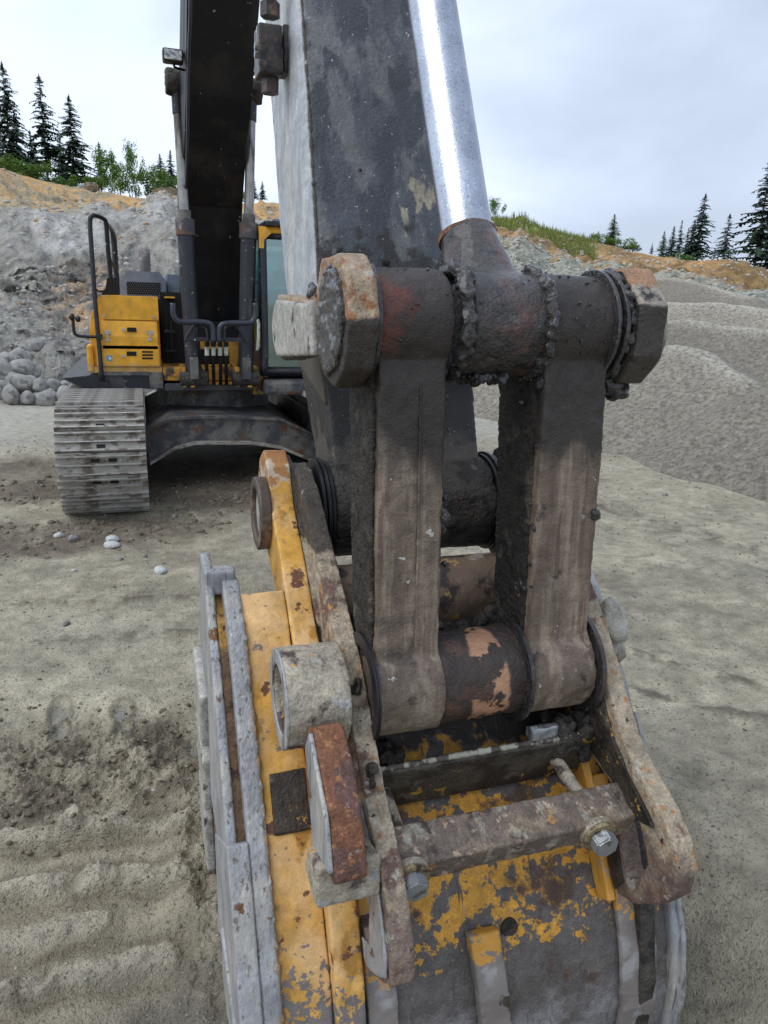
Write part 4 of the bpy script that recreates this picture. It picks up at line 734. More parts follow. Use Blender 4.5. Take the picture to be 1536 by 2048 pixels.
obj('boom', bm, M['boom'], EX)
bm = nb(); tube(bm, [atX(381, 0, .43)+Vector((0, -.02, .5)), atX(381, 0, .43), atX(378, 100, .43), atX(376, 200, .43), atX(374, 330, .43), atX(368, 440, .43)], .012, 6, 3); obj('hydraulic_hose', bm, M['hose'], EX, True)
# boom cylinders
for sx_, (tx, ty), (bx_, by_) in ((-1, (353, 165), (388, 752)), (1, (503, 182), (491, 752))):
    foot = atY(bx_, by_, 6.78); tipy = 6.9; tip = atY(tx, ty, tipy); mid_ = foot.lerp(tip, .60)
    bm = nb(); cyl(bm, foot, foot.lerp(tip, .52), .069, seg=28); BC = obj('boom_cylinder', bm, M['dkpaint'], EX, True, autos=40)
    bm = nb(); cyl(bm, foot.lerp(tip, .50), foot.lerp(tip, .555), .081, seg=28); obj('cylinder_gland', bm, M['frame_steel'], BC, True, autos=40)
    bm = nb(); cyl(bm, foot.lerp(tip, .555), foot.lerp(tip, .585), .056, seg=28); obj('rod_seal', bm, M['frame_steel'], BC, True, autos=40)
    bm = nb(); cyl(bm, foot.lerp(tip, .55), tip, .041, seg=24); obj('cylinder_rod', bm, M['rodfar'], BC, True, autos=40)
    bm = nb(); cyl(bm, foot.lerp(tip, .90), tip, .048, seg=24); obj('rod_neck', bm, M['dkpaint'], BC, True, autos=40)
    bm = nb(); cyl(bm, (tip.x-.09, tip.y, tip.z), (XM+sx_*.24, tip.y, tip.z) if sx_ < 0 else (tip.x+.09, tip.y, tip.z), .10, seg=24); E_ = obj('rod_eye', bm, M['nose'], BC); worn(E_, .02, ((.03, .06),))
    bm = nb(); box(bm, foot.x-.035, foot.x+.035, foot.y-.11, foot.y-.07, foot.z-.02, foot.z+.17, bev=.006); obj('port_block', bm, M['frame_steel'], BC)
    bm = nb(); cyl(bm, (foot.x-.12, foot.y, foot.z-.02), (foot.x+.12, foot.y, foot.z-.02), .07, seg=20); obj('foot_pin', bm, M['nose'], BC, True, autos=40)
# work lamps
for (px, py, w, hgt, y) in ((346, 109, 22, 17, 6.3), (500, 130, 12, 18, 6.95)):
    a = yb(px-w, py-hgt, px+w, py+hgt, y); WL = obj('work_lamp', bx(a[0], a[1], y, y+.10, a[2], a[3], bev=.02), M['rubber'], EX); obj('lens', bx(a[0]+.013, a[1]-.013, y-.006, y+.01, a[2]+.013, a[3]-.013, bev=.004), M['lens'], WL)
    bm = nb(); tube(bm, [hp(px+4, py+hgt-2, y+.05), hp(px+3, py+hgt+8, y+.05), hp(px+22 if px < 400 else px-8, py+hgt+14, y+.1)], .010, 6, 3); obj('bracket', bm, M['rubber'], WL, True)
# ---- cab
cx0, cx1, cy0, cy1, cz0, cz1 = 1.03, 1.78, 6.78, 8.35, .97, 2.27
CAB = obj('cab', bx(cx0, cx1, cy0+.06, cy1, cz0-.02, cz0+.24, bev=.01), M['dkpaint'], EX)
obj('cab_base', bx(cx0+.01, 1.95, cy0-.16, cy1, .80, .93, bev=.03), M['frame_steel'], EX); obj('cab_mount', bx(cx0-.06, cx0+.04, cy0+.1, cy0+.3, .78, .97), M['paint_dirty'], EX)
for x_ in (cx0+.035, cx1-.035):
    bm = nb(); tube(bm, [(x_, cy0+.02, cz0), (x_, cy0, cz0+.4), (x_, cy0+.03, cz1-.22), (x_, cy0+.09, cz1-.06), (x_, cy0+.28, cz1-.03)], .035, 8, 5); obj('front_post', bm, M['dkpaint'], CAB, True)
for x_ in (cx0+.03, cx1-.03):
    bm = nb(); tube(bm, [(x_, cy1-.04, cz0), (x_, cy1-.04, cz1-.03)], .035, 8); obj('rear_post', bm, M['dkpaint'], CAB, True); bm = nb(); tube(bm, [(x_, cy0+.75, cz0), (x_, cy0+.75, cz1-.03)], .022, 8); obj('middle_post', bm, M['dkpaint'], CAB, True)
bm = nb(); tube(bm, [(cx0+.03, cy0+.02, cz0+.03), (cx1-.03, cy0+.02, cz0+.03)], .035, 8); obj('lower_rail', bm, M['dkpaint'], CAB, True); bm = nb(); tube(bm, [(cx0+.03, cy0+.06, cz1-.09), (cx1-.03, cy0+.06, cz1-.09)], .03, 8); obj('upper_rail', bm, M['dkpaint'], CAB, True)
obj('roof', bx(cx0-.01, cx1+.01, cy0+.04, cy1+.02, cz1-.075, cz1-.01, bev=.03), M['paint'], CAB); obj('roof_top', bx(cx0+.05, cx1-.05, cy0-.02, cy1-.1, cz1-.012, cz1+.03, bev=.012), M['dkpaint'], CAB)
obj('roof_hatch', bx(cx0+.14, cx1-.1, cy0+.0, cy0+.5, cz1+.03, cz1+.05), M['hood'], CAB)
bm = nb(); prism(bm, [(1.03, 1.95), (1.03, 2.25), (1.09, 2.25), (1.14, 2.20), (1.075, 2.14), (1.07, 1.95)], cy0-.005, cy0+.02, 'y'); 
for v in bm.verts: v.co.z += .0 if v.co.z > 2.1 else .12
obj('corner_trim', bm, M['paint'], CAB)
obj('windscreen', bx(cx0+.07, cx1-.07, cy0+.03, cy0+.036, cz0+.07, cz1-.12), M['glass'], CAB); obj('side_window', bx(cx0+.03, cx0+.036, cy0+.08, cy1-.1, cz0+.25, cz1-.1), M['glass'], CAB)
obj('side_window', bx(cx1-.036, cx1-.03, cy0+.08, cy1-.1, cz0+.25, cz1-.1), M['glass'], CAB); obj('rear_window', bx(cx0+.07, cx1-.07, cy1-.05, cy1-.044, cz0+.45, cz1-.12), M['glass'], CAB)
bm = nb(); box(bm, 1.25, 1.58, 7.45, 7.85, 1.15, 1.30, bev=.03); box(bm, 1.25, 1.58, 7.80, 7.92, 1.28, 1.75, bev=.04); box(bm, 1.33, 1.50, 7.82, 7.91, 1.78, 1.93, bev=.03); obj('seat', bm, M['rubber'], CAB)
bm = nb(); tube(bm, [(1.40, 7.05, 1.0), (1.40, 7.1, 1.35)], .02, 8); box(bm, 1.30, 1.50, 7.02, 7.12, 1.34, 1.42, bev=.01); obj('console', bm, M['rubber'], CAB)
bm = nb(); tube(bm, [(cx0-.02, cy0+.02, 1.28), (cx0-.035, cy0-.02, 1.32), (cx0-.035, cy0-.02, 1.72), (cx0-.02, cy0+.02, 1.78)], .012, 8, 4); obj('grab_handle', bm, M['dkpaint'], CAB, True)
bm = nb(); tube(bm, [hp(515, 640, 6.7), hp(517, 650, 6.68), hp(516, 690, 6.68), hp(514, 700, 6.7)], .014, 8, 4); obj('grab_handle', bm, M['white'], CAB, True)

# ================================================================ EXCAVATOR (near part)
# ---- arm
fr = [(1.79, 1.00), (1.84, 1.16), (1.91, 1.34), (1.985, 1.50), (2.10, 1.82), (2.25, 2.18), (2.40, 2.50), (2.72, 3.20), (3.30, 4.6), (3.45, 5.2)]
bk = [(3.95, 5.2), (3.6, 4.0), (3.16, 3.0), (2.94, 2.48), (2.78, 2.18), (2.66, 1.92), (2.50, 1.66), (2.28, 1.42), (2.08, 1.18), (2.02, 1.02)]
bm = nb(); prof = fr+bk; xl = lambda z: float(np.interp(z, [1., 1.5, 2.5, 5], [.475, .466, .495, .51])); xr = lambda z: float(np.interp(z, [1., 1.5, 2.5, 5], [.90, .905, .868, .85]))
A = [bm.verts.new((xl(p[1]), p[0], p[1])) for p in prof]; B = [bm.verts.new((xr(p[1]), p[0], p[1])) for p in prof]; fl = [bm.faces.new(A)]; fl.append(bm.faces.new(B[::-1]))
for i in range(len(prof)): j = (i+1) % len(prof); bm.faces.new((A[i], B[i], B[j], A[j]))
bmesh.ops.translate(bm, verts=bm.verts, vec=-ORG[EX.name]); bmesh.ops.scale(bm, verts=bm.verts, vec=(S, S, S)); bmesh.ops.recalc_face_normals(bm, faces=bm.faces)
# split off side faces a little inset so the dark and lit tones meet on the corner weld
bmesh.ops.triangulate(bm, faces=bm.faces[:]); bmesh.ops.subdivide_edges(bm, edges=[e for e in bm.edges if e.calc_length() > .08], cuts=3, use_grid_fill=True)
for f in bm.faces: f.material_index = 1 if abs(f.normal.x) > .7 else 0
me = bpy.data.meshes.new('arm'); bm.to_mesh(me); bm.free(); me.materials.append(M['arm_front']); me.materials.append(M['arm_side']); ARM = bpy.data.objects.new('arm', me); COL.objects.link(ARM); ARM.parent = EX; ORG['arm'] = ORG[EX.name]
worn(ARM, .011, ((.006, .12),))
bm = nb(); _q = [(p[0]+.008, p[1]) for p in fr[2:]]+[(p[0]-.01, p[1]) for p in bk[:-2]]
A = [bm.verts.new((xl(p[1])-.008, p[0], p[1])) for p in _q]; B = [bm.verts.new((xl(p[1])+.01, p[0], p[1])) for p in _q]; bm.faces.new(A); bm.faces.new(B[::-1])
for i in range(len(_q)): j = (i+1) % len(_q); bm.faces.new((A[i], B[i], B[j], A[j]))
worn(obj('arm_side_plate', bm, M['arm_side'], ARM), .009, ((.004, .12),))
# weld bead along left corner
def bead(pts, r, name, m, par, n=80, seg=6, jit=.35):
    bm = nb(); P = [Vector(p) for p in pts]; L = [0]
    for a, b in zip(P, P[1:]): L.append(L[-1]+(b-a).length)
    rings = []; pu = None
    for i in range(n+1):
        s = i/n*L[-1]; k = max(j for j in range(len(P)-1) if L[j] <= s+1e-9); t = (s-L[k])/max(1e-9, L[k+1]-L[k]); p = P[k].lerp(P[k+1], min(1, t)); d = (P[k+1]-P[k]).normalized()
        u = d.orthogonal().normalized() if pu is None else (pu-d*pu.dot(d)).normalized(); pu = u; v = d.cross(u); rr_ = r*(1+jit*mnoise.noise(p*60)+jit*.35*mnoise.noise(p*160))
        rings.append([bm.verts.new(p+(u*math.cos(a)+v*math.sin(a))*rr_) for a in [6.283*j/seg for j in range(seg)]])
    for a, b in zip(rings, rings[1:]):
        for j in range(seg): bm.faces.new((a[j], a[(j+1) % seg], b[(j+1) % seg], b[j]))
    return obj(name, bm, m, par, True)
bead([(xl(p[1])+.003, p[0]+.003, p[1]) for p in fr[3:8]], .0042, 'weld_seam', M['coupler'], ARM, 260, jit=.9)
bead([(xr(p[1])-.006, p[0]-.001, p[1]) for p in fr[3:8]], .004, 'weld_seam', M['arm_front'], ARM, 160)
bm = nb(); cyl(bm, (.455, *P3), (.915, *P3), .132, seg=48); worn(obj('arm_boss', bm, M['nose'], ARM), .009, ((.012, .06), (.005, .02)))
# grease and mud lumps
def lumps(name, pts, rad, m, par, vox=.006, seed=0, sub=2, disp=((.012, .012), (.006, .03))):
    rd = random.Random(seed); bm = nb()
    for p in pts:
        r = rad*rd.choice((.45, .6, .8, 1.0, 1.3, 1.75))*rd.uniform(.8, 1.2); c_ = Vector(p)+Vector((rd.gauss(0, .35), rd.gauss(0, .35), rd.gauss(0, .35)))*rad
        R0 = bmesh.ops.create_icosphere(bm, subdivisions=sub, radius=r)['verts']; e_ = Vector((rd.uniform(.7, 1.3), rd.uniform(.7, 1.3), rd.uniform(.7, 1.4)))
        for v in R0: v.co = c_+Vector((v.co.x*e_.x, v.co.y*e_.y, v.co.z*e_.z))
    o = obj(name, bm, m, par); worn(o, vox, disp, smooth=False); o['kind'] = 'stuff'; return o
def ring_pts(x, cy, cz, r, a0, a1, n, jx=.004):
    return [(x+random.uniform(-jx, jx), cy+r*math.cos(a), cz+r*math.sin(a)) for a in [math.radians(random.uniform(a0, a1)+6*math.sin(random.uniform(0, 6.28))) for _ in range(n)]]
for x_ in (.448, .922):
    bm = nb()
    for k, (o_, rr_) in enumerate(((0, .138), (.012, .144), (.024, .138))):
        sgn = -1 if x_ < .6 else 1; ring(bm, (x_+sgn*o_-.004, *P3), (x_+sgn*o_+.004, *P3), rr_, .05)
    obj('dust_seal', bm, M['rubber'], ARM, True, autos=50)
# valve block on the arm's left side
yv = 2.42; v = atY(538, 118, yv); VB = None
def vb(px0, py0, px1, py1, y, dep, nm, m, par, bev=.005, w=True):
    o = obj(nm, fbox(px0, py0, px1, py1, y, dep, bev), m, par); return worn(o, .007, ((.006, .03),)) if w else o
M['vblock'] = mat('oily_valve_block', (.045, .036, .030), [dict(c=(.13, .075, .05), s=16, lo=.52, hi=.62, o=3), dict(c=(.012, .010, .009), s=12, lo=.54, hi=.62, o=7)], .4, bump=((30, .5),))
VB = vb(517, 42, 566, 150, 2.40, .10, 'valve_block', M['vblock'], ARM); vb(566, 46, 592, 146, 2.44, .09, 'mount_plate', M['vblock'], VB)
for (y0_, y1_, r_, sg) in ((5, 35, .029, 6), (-60, 5, .019, 14), (150, 160, .024, 14), (158, 188, .026, 6)):
    bm = nb(); a = atY(540, y0_, 2.45); b = atY(540, y1_, 2.45); cyl(bm, a, b, r_, seg=sg); obj('hex_fitting', bm, M['vblock'], VB)
a = atY(540, 0, 2.45); bm = nb(); tube(bm, [(a.x, 2.45, a.z), (a.x, 2.48, a.z+.3), (a.x+.02, 2.7, a.z+.9)], .016, 10); obj('hydraulic_hose', bm, M['rubber'], VB, True)
for px, py in ((509, 92), (509, 108), (513, 60)):
    a = atY(px, py, 2.43); bm = nb(); cyl(bm, a, (a.x+.03, a.y, a.z), .011, seg=8); obj('bolt', bm, M['bolt'], VB)
# ---- cylinder rod and eye
d0 = Vector((XM, P1[0], P1[1])); t1 = atX(935, 478, XM); t2 = atX(863, 0, XM); dv = (t2-t1).normalized(); s1 = t1
bm = nb(); cyl(bm, s1-dv*.02, s1+dv*3.0, .0555, seg=64); CR = obj('bucket_cylinder_rod', bm, M['chrome'], EX, True, autos=40)
bm = nb(); cyl(bm, d0, s1+dv*.003, .088, .060, seg=40); cyl(bm, (XM-.085, *P1), (XM+.085, *P1), .104, seg=48)
RE = obj('rod_eye', bm, M['tube'], EX); worn(RE, .008, ((.010, .09), (.004, .02)))
for m_ in RE.modifiers:
    if m_.type == 'SMOOTH': m_.iterations = 9
bm = nb(); ring(bm, s1-dv*.004, s1+dv*.008, .063, .054, 48); obj('rod_wiper', bm, M['rust'], CR, True, autos=50)
# ---- links (two)
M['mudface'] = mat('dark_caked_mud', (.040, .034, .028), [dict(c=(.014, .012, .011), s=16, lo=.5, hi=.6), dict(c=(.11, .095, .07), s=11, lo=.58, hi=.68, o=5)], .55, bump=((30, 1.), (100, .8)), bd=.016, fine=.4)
def o2(o): return o
def link(x0, x1, label):
    w = .072; pr = [(P1[0]+.10, P1[1]), (P1[0]+.115, 1.46)]+[(P2[0]+.12, .98), (P2[0]+.085, P2[1])]+[(P2[0]-w*.85, P2[1]), (P2[0]-w*.80, .95), (P1[0]-w-.015, 1.46), (P1[0]-w, P1[1])]
    bm = nb(); prism(bm, pr, x0+.006, x1-.006); cyl(bm, (x0, *P1), (x1, *P1), .102, seg=48); cyl(bm, (x0, *P2), (x1, *P2), .104, seg=48)
    o = obj('link', bm, M['link'], EX); o['label'] = label; worn(o, .008, ((.008, .10), (.0035, .025)))
    for m_ in o.modifiers:
        if m_.type == 'SMOOTH': m_.iterations = 2
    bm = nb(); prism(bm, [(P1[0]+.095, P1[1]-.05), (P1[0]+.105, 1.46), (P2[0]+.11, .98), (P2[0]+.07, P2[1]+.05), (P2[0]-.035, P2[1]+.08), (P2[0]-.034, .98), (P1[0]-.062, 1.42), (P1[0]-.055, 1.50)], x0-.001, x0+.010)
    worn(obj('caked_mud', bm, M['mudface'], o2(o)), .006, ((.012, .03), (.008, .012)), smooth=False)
    return o
LKL = link(.410, .556, 'left steel link with a tan front and black greasy head'); LKR = link(.757, .917, 'right steel link, greasy above and tan below')
def seam(x, y0, z0, y1, z1, r, p): return bead([(x, y0, z0), (x, y1, z1)], r, 'weld_line', M['link'], p, 120, jit=.8)
seam(.497, P1[0]-.087, 1.46, P2[0]-.066, .93, .0022, LKL)
# tube between the links at the lower pin
bm = nb(); cyl(bm, (.552, *P2), (.78, *P2), .098, seg=48); PT = obj('pin_sleeve', bm, mat('rusty_pin_sleeve', (.045, .035, .03), [dict(c=(.40, .22, .13), s=12, lo=.46, hi=.5, o=3, box=((.662-.68, P2[0]-7.9-.07, P2[1]+.01), (.045, .2, .14), .6)), dict(c=(.09, .05, .04), s=10, lo=.55, hi=.62, o=7)], .5, bump=((30, .8), (100, .5)), bd=.01), EX); worn(PT, .008, ((.012, .05),))
# ---- idler links (left, right)
def idler(x0, x1, label, capm):
    r = .130 if x0 > .5 else .126; cap = [(P1[0]+r*math.cos(a), P1[1]+r*math.sin(a)) for a in [math.radians(t) for t in ((66, 112, 158, 205, 240, 285, 320, 340) if x0 > .5 else (68, 105, 140, 180, 222, 262, 300, 335))]]
    P4 = (1.93, 1.545)
    pr = cap[:1]+cap[1:7]+[(1.50, 1.50), (1.58, 1.502), (P4[0]-.02, P4[1]-.085), (P4[0]+.08, P4[1]-.06), (P4[0]+.10, P4[1]+.02), (P4[0]+.03, P4[1]+.08), (1.60, 1.61), (1.52, 1.63), (1.47, 1.69)]
    bm = nb(); prism(bm, pr, x0, x1); o = obj('idler_link', bm, capm, EX); o['label'] = label; worn(o, .0075, ((.005, .07), (.002, .015)), bev=.004)
    if x0 > .5:
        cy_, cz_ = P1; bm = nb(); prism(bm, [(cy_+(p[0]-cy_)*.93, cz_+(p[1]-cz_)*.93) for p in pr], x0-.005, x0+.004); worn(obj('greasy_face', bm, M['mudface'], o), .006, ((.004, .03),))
    return o
I1 = idler(.345, .404, 'left idler link with a rust-spotted faceted nose', M['caprust'])
bm = nb(); prism(bm, [(1.505, 1.50), (1.93, 1.468), (1.99, 1.50), (2.00, 1.56), (1.95, 1.612), (1.60, 1.603), (1.52, 1.61)], .334, .353); worn(obj('link_face', bm, M['idler'], I1), .008, ((.004, .05),))
M['capdark'] = mat('dark_cap_pale_top', (.05, .042, .036), [dict(c=(.36, .31, .26), s=12, lo=.45, hi=.55, grad=(2, 1.58, 1.66, .5)), dict(c=(.34, .17, .07), s=26, lo=.52, hi=.6, o=4, grad=(2, 1.60, 1.70, .9), a=.8), dict(c=(.02, .018, .016), s=14, lo=.55, hi=.65, o=6)], .45, bump=((40, .8), (150, .4)), bd=.006, fine=.3)  # paler and more orange towards the top
I2 = idler(.945, 1.012, 'right idler link with a dark faceted nose', M['capdark'])
bm = nb(); cyl(bm, (1.01, P1[0]+.02, P1[1]-.01), (1.045, P1[0]+.02, P1[1]-.01), .105, seg=40); worn(obj('pin_boss', bm, M['boss'], I2), .008, ((.005, .04),))
bm = nb(); cyl(bm, (.335, *P1), (.356, *P1), .095, seg=40); worn(obj('pin_end', bm, M['grease'], I1), .006, ((.018, .03),))
bm = nb(); cyl(bm, (.34, 1.93, 1.545), (1.02, 1.93, 1.545), .05, seg=24); obj('idler_pin', bm, M['nose'], EX, True, autos=40)
for x_ in (.905, .925):
    bm = nb(); ring(bm, (x_-.005, *P1), (x_+.005, *P1), .116, .09, 48); worn(obj('dust_seal', bm, M['grease'], LKR), .005, ((.004, .02),))
bm = nb(); ring(bm, (.404, *P1), (.411, *P1), .112, .1, 48); obj('dust_seal', bm, M['grease'], LKL, True, autos=50)
for x_ in (.4035, .4085):
    bm = nb(); ring(bm, (x_-.002, *P2), (x_+.002, *P2), .118, .09, 48); obj('dust_seal', bm, M['rubber'], LKL, True, autos=50)
bm = nb(); ring(bm, (.918, *P2), (.928, *P2), .122, .09, 48); obj('dust_seal', bm, M['grease'], LKR, True, autos=50)
bm = nb(); ring(bm, (.744, *P2), (.752, *P2), .12, .09, 48); obj('dust_seal', bm, M['grease'], LKR, True, autos=50)
# grease on seams
for i, (x_, n_, r_) in enumerate(((.583, 60, .0125), (.758, 70, .0115))):
    lumps('grease_collar', ring_pts(x_, *P1, .101, 60, 300, n_*4, .009)+ring_pts(x_, *P1, .107, 60, 300, n_*2, .006)+ring_pts(x_, *P1, .112, 95, 210, 50, .011), r_*.46, M['grease'], RE, .0055, i+3)
lumps('grease_collar', ring_pts(.935, *P1, .110, 60, 300, 90, .006), .0055, M['grease'], I2, .0055, 9)
lumps('grease_patch', ring_pts(.349, *P1, .05, 0, 360, 24, .002)+ring_pts(.350, *P1, .088, 60, 300, 60, .002), .0065, M['grease'], I1, .0055, 12)
lumps('grease_patch', [(.35+random.uniform(-.01, .03), random.uniform(1.48, 1.60), 1.625+random.uniform(-.01, .01)) for _ in range(30)], .007, M['grease'], I1, .0055, 13)
lumps('grease_drip', [(.965+random.uniform(-.018, .018), P1[0]-.03+random.uniform(-.02, .02), P1[1]-.112-random.random()*.03) for _ in range(40)], .009, M['grease'], I2, .0055, 14)
lumps('grease_drip', [(random.uniform(.60, .70), P1[0]-.03+random.uniform(-.03, .03), P1[1]-.098-random.random()*.01) for _ in range(60)], .0075, M['grease'], RE, .0055, 15)
lumps('grease_drip', [(.43, P1[0]-.02, P1[1]-.13-k*.004+random.uniform(-.01, .01)) for k in range(16)], .008, M['grease'], LKL, .0055, 16)
def edge_lumps(x, y0, z0, y1, z1, n, r, par, sd):
    rd = random.Random(sd); lumps('mud_crust', [(x+rd.uniform(-.003, .003), y0+(y1-y0)*t+rd.uniform(-.02, .05), z0+(z1-z0)*t) for t in [rd.random() for _ in range(n)]], r, M['grease'], par, .0055, sd)
edge_lumps(.559, 1.31, 1.46, 1.28, 1.1, 22, .0065, LKL, 21); edge_lumps(.762, 1.33, 1.48, 1.29, 1.0, 40, .0065, LKR, 22); edge_lumps(.906, 1.32, 1.46, 1.29, 1.15, 26, .0055, LKR, 23); edge_lumps(.43, 1.31, 1.46, 1.27, 1.3, 10, .006, LKL, 24)
rd = random.Random(4)
lumps('mud_spots', [(rd.uniform(.44, .90), P1[0]-.104*math.cos(a), P1[1]+.104*math.sin(a)) for a in [rd.uniform(-.6, 1.3) for _ in range(150)]], .0022, M['grease'], RE, .004, 31, 1, ())
lumps('mud_spots', [(rd.uniform(.50, .88), (yy := rd.choice(((1.94, 1.40), (2.0, 1.55), (2.07, 1.74), (2.16, 1.98), (2.03, 1.62))))[0]+rd.uniform(-.004, .004), yy[1]+rd.uniform(-.03, .03)) for _ in range(26)], .0075, M['nose'], ARM, .0055, 32, 1)
# right side washer plates near the arm pivot
bm = nb(); cyl(bm, (.925, *P3), (.965, *P3), .12, seg=40); worn(obj('pivot_collar', bm, M['nose'], ARM), .009, ((.006, .05),))

# ================================================================ QUICK COUPLER
QC = thing('quick_coupler', 'rusty quick coupler frame with two hooked side plates and bolted crossbar above the bucket', 'coupler', (XM, 1.3, .45))
QB = ORG[QC.name]
# plate materials use thing coordinates; gradients were written for world height: shift
def shiftz(mname, dz, new):
    m = M[mname].copy(); m.name = new
    for n_ in m.node_tree.nodes:
        if n_.type == 'MAP_RANGE':
            src = n_.inputs['Value'].links[0].from_node
            if src.type == 'SEPXYZ':
                n_.inputs['From Min'].default_value -= dz*S; n_.inputs['From Max'].default_value -= dz*S
    return m
M['coupler_q'] = shiftz('coupler', .45, 'coupler_plate_rust')
Lf = [(1.90, 1.19), (1.82, 1.18), (1.73, 1.14), (1.53, 1.0), (1.36, .89), (1.255, .78), (1.15, .672), (1.065, .615), (1.0, .545), (.965, .47), (.96, .42), (1.03, .36), (1.095, .31)]
Lb = [(1.20, .30), (1.265, .345), (1.25, .40), (1.215, .395), (1.15, .375), (1.10, .40), (1.10, .475), (1.18, .57), (1.30, .62), (1.5, .70), (1.75, .86), (1.98, 1.0), (1.99, 1.12)]
Rf = [(1.86, 1.19), (1.70, 1.17), (1.52, 1.08), (1.38, .98), (1.29, .885), (1.22, .80), (1.155, .72), (1.085, .67), (1.01, .635), (.960, .595), (.932, .545), (.94, .48), (.975, .43), (1.035, .375)]
Rb = [(1.10, .345), (1.165, .44), (1.165, .505), (1.122, .505), (1.075, .41), (1.04, .43), (1.018, .50), (1.055, .560), (1.12, .575), (1.30, .62), (1.5, .70), (1.75, .86), (1.98, 1.0), (1.97, 1.12)]
bm = nb(); prism(bm, Lf+Lb, .362, .407); CL = obj('side_plate', bm, M['coupler_q'], QC); CL['label'] = 'left hooked side plate with a pale rusty front edge'; worn(CL, .0065, ((.006, .05), (.003, .015)))
bm = nb(); prism(bm, Rf+Rb, .944, .992); CRp = obj('side_plate', bm, M['coupler_q'], QC); CRp['label'] = 'right hooked side plate with a dark inner face'; worn(CRp, .0065, ((.006, .05), (.003, .015)))
lumps('grease_blob', [(.384, 1.305+random.uniform(-.006, .006), .826+random.uniform(-.012, .012)) for _ in range(7)], .010, M['grease'], CL, .005, 41)
lumps('mud_blob', [(.384, 1.18+random.uniform(-.012, .012), .705+random.uniform(-.02, .02)) for _ in range(9)], .008, M['nose'], CL, .005, 42)
_in = [(1.84, 1.14), (1.68, 1.14), (1.50, 1.05), (1.38, .945), (1.295, .86), (1.225, .77), (1.165, .695), (1.10, .645), (1.035, .61), (1.01, .59), (1.055, .575), (1.12, .59), (1.30, .64), (1.5, .72), (1.75, .88), (1.93, 1.02)]
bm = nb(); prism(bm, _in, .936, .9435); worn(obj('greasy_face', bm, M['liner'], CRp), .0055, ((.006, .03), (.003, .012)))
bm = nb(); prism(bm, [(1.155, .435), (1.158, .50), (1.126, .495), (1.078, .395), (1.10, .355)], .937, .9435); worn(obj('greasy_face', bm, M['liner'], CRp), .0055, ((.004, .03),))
bm = nb(); prism(bm, [(1.17, .66), (1.08, .60), (1.02, .53), (.985, .46), (.98, .42), (1.03, .372), (1.09, .33), (1.19, .315), (1.25, .345), (1.235, .38), (1.15, .355), (1.085, .39), (1.085, .48), (1.17, .575)], .355, .3625); worn(obj('dusty_face', bm, M['steel_edge'], CL), .0055, ((.005, .04), (.003, .012)))
# cross members
bm = nb(); prism(bm, [(1.068, .573), (1.140, .612), (1.158, .56), (1.092, .512)], .400, .946); BR = obj('crossbar', bm, M['bar'], QC); worn(BR, .0065, ((.006, .05), (.003, .018)), bev=.003)
bm = nb(); prism(bm, [(1.235, .662), (1.255, .668), (1.30, .55), (1.28, .54)], .400, .946); worn(obj('rear_plate', bm, M['coupler_dark'], QC), .0065, ((.005, .05),))
bead([(.402, 1.245, .667), (.60, 1.247, .668), (.946, 1.245, .667)], .007, 'plate_edge', mat('pale_scuffed_edge', (.30, .29, .24), [dict(c=(.07, .06, .05), s=(30, 12, 12), lo=.52, hi=.58)], .6), QC, 160, jit=.5)
bm = nb(); cyl(bm, (.402, 1.64, .87), (.944, 1.64, .87), .105, seg=40); worn(obj('cross_tube', bm, mat('rusty_cross_tube', (.16, .11, .075), [dict(c=(.045, .035, .03), s=9, lo=.47, hi=.56), dict(c=(.42, .25, .08), s=14, lo=.62, hi=.66, o=5), dict(c=(.3, .28, .25), s=10, lo=.6, hi=.68, o=8)], .6, bump=((30, .7),)), QC), .009, ((.008, .06),))
for x_ in (.432, .852):
    bm = nb(); cyl(bm, (x_, 1.10, .575), (x_+.004, 1.27, .606), .0155, seg=20); bt = obj('clamp_bolt', bm, M['boss'], QC, True, autos=40)
    d = Vector((.004, .17, .031)).normalized(); c0 = Vector((x_, 1.068, .548)); 
    bm = nb(); cyl(bm, c0-d*.034, c0-d*.006, .0285, seg=6); bmesh.ops.bevel(bm, geom=bm.edges[:], offset=.003, segments=2, affect='EDGES'); bmesh.ops.transform(bm, matrix=Matrix.Identity(4), verts=bm.verts); obj('bolt_head', bm, M['bolt'], bt, True, autos=35)
    bm = nb(); cyl(bm, c0-d*.008, c0+d*.002, .037, seg=32); obj('washer', bm, M['brass'], bt, True, autos=40); bm = nb(); cyl(bm, c0+d*.0, c0+d*.014, .040, seg=32); obj('washer', bm, M['boss'], bt, True, autos=40)
bm = nb(); v = atX(1120, 1474, .80); box(bm, .775, .845, 1.24, 1.262, .672, .705, bev=.006); worn(obj('lug', bm, M['bolt'], QC), .005, ((.006, .02),)); bm = nb(); cyl(bm, (.775, 1.25, .69), (.792, 1.25, .69), .018, seg=6); obj('bolt_head', bm, M['bolt'], QC)
lumps('mud_heap', [(random.uniform(.84, .94), 1.27+random.uniform(-.03, .05), .66+random.uniform(-.04, .03)) for _ in range(160)], .0095, M['nose'], QC, .007, 51)
lumps('mud_heap', [(random.uniform(.41, .50), 1.33+random.uniform(-.04, .05), .62+random.uniform(-.04, .03)) for _ in range(100)], .0095, M['nose'], QC, .007, 52)
lumps('mud_heap', [(random.uniform(.56, .94), 1.50+random.uniform(-.06, .05), .83+random.uniform(-.05, .04)) for _ in range(200)], .012, M['nose'], QC, .009, 53)

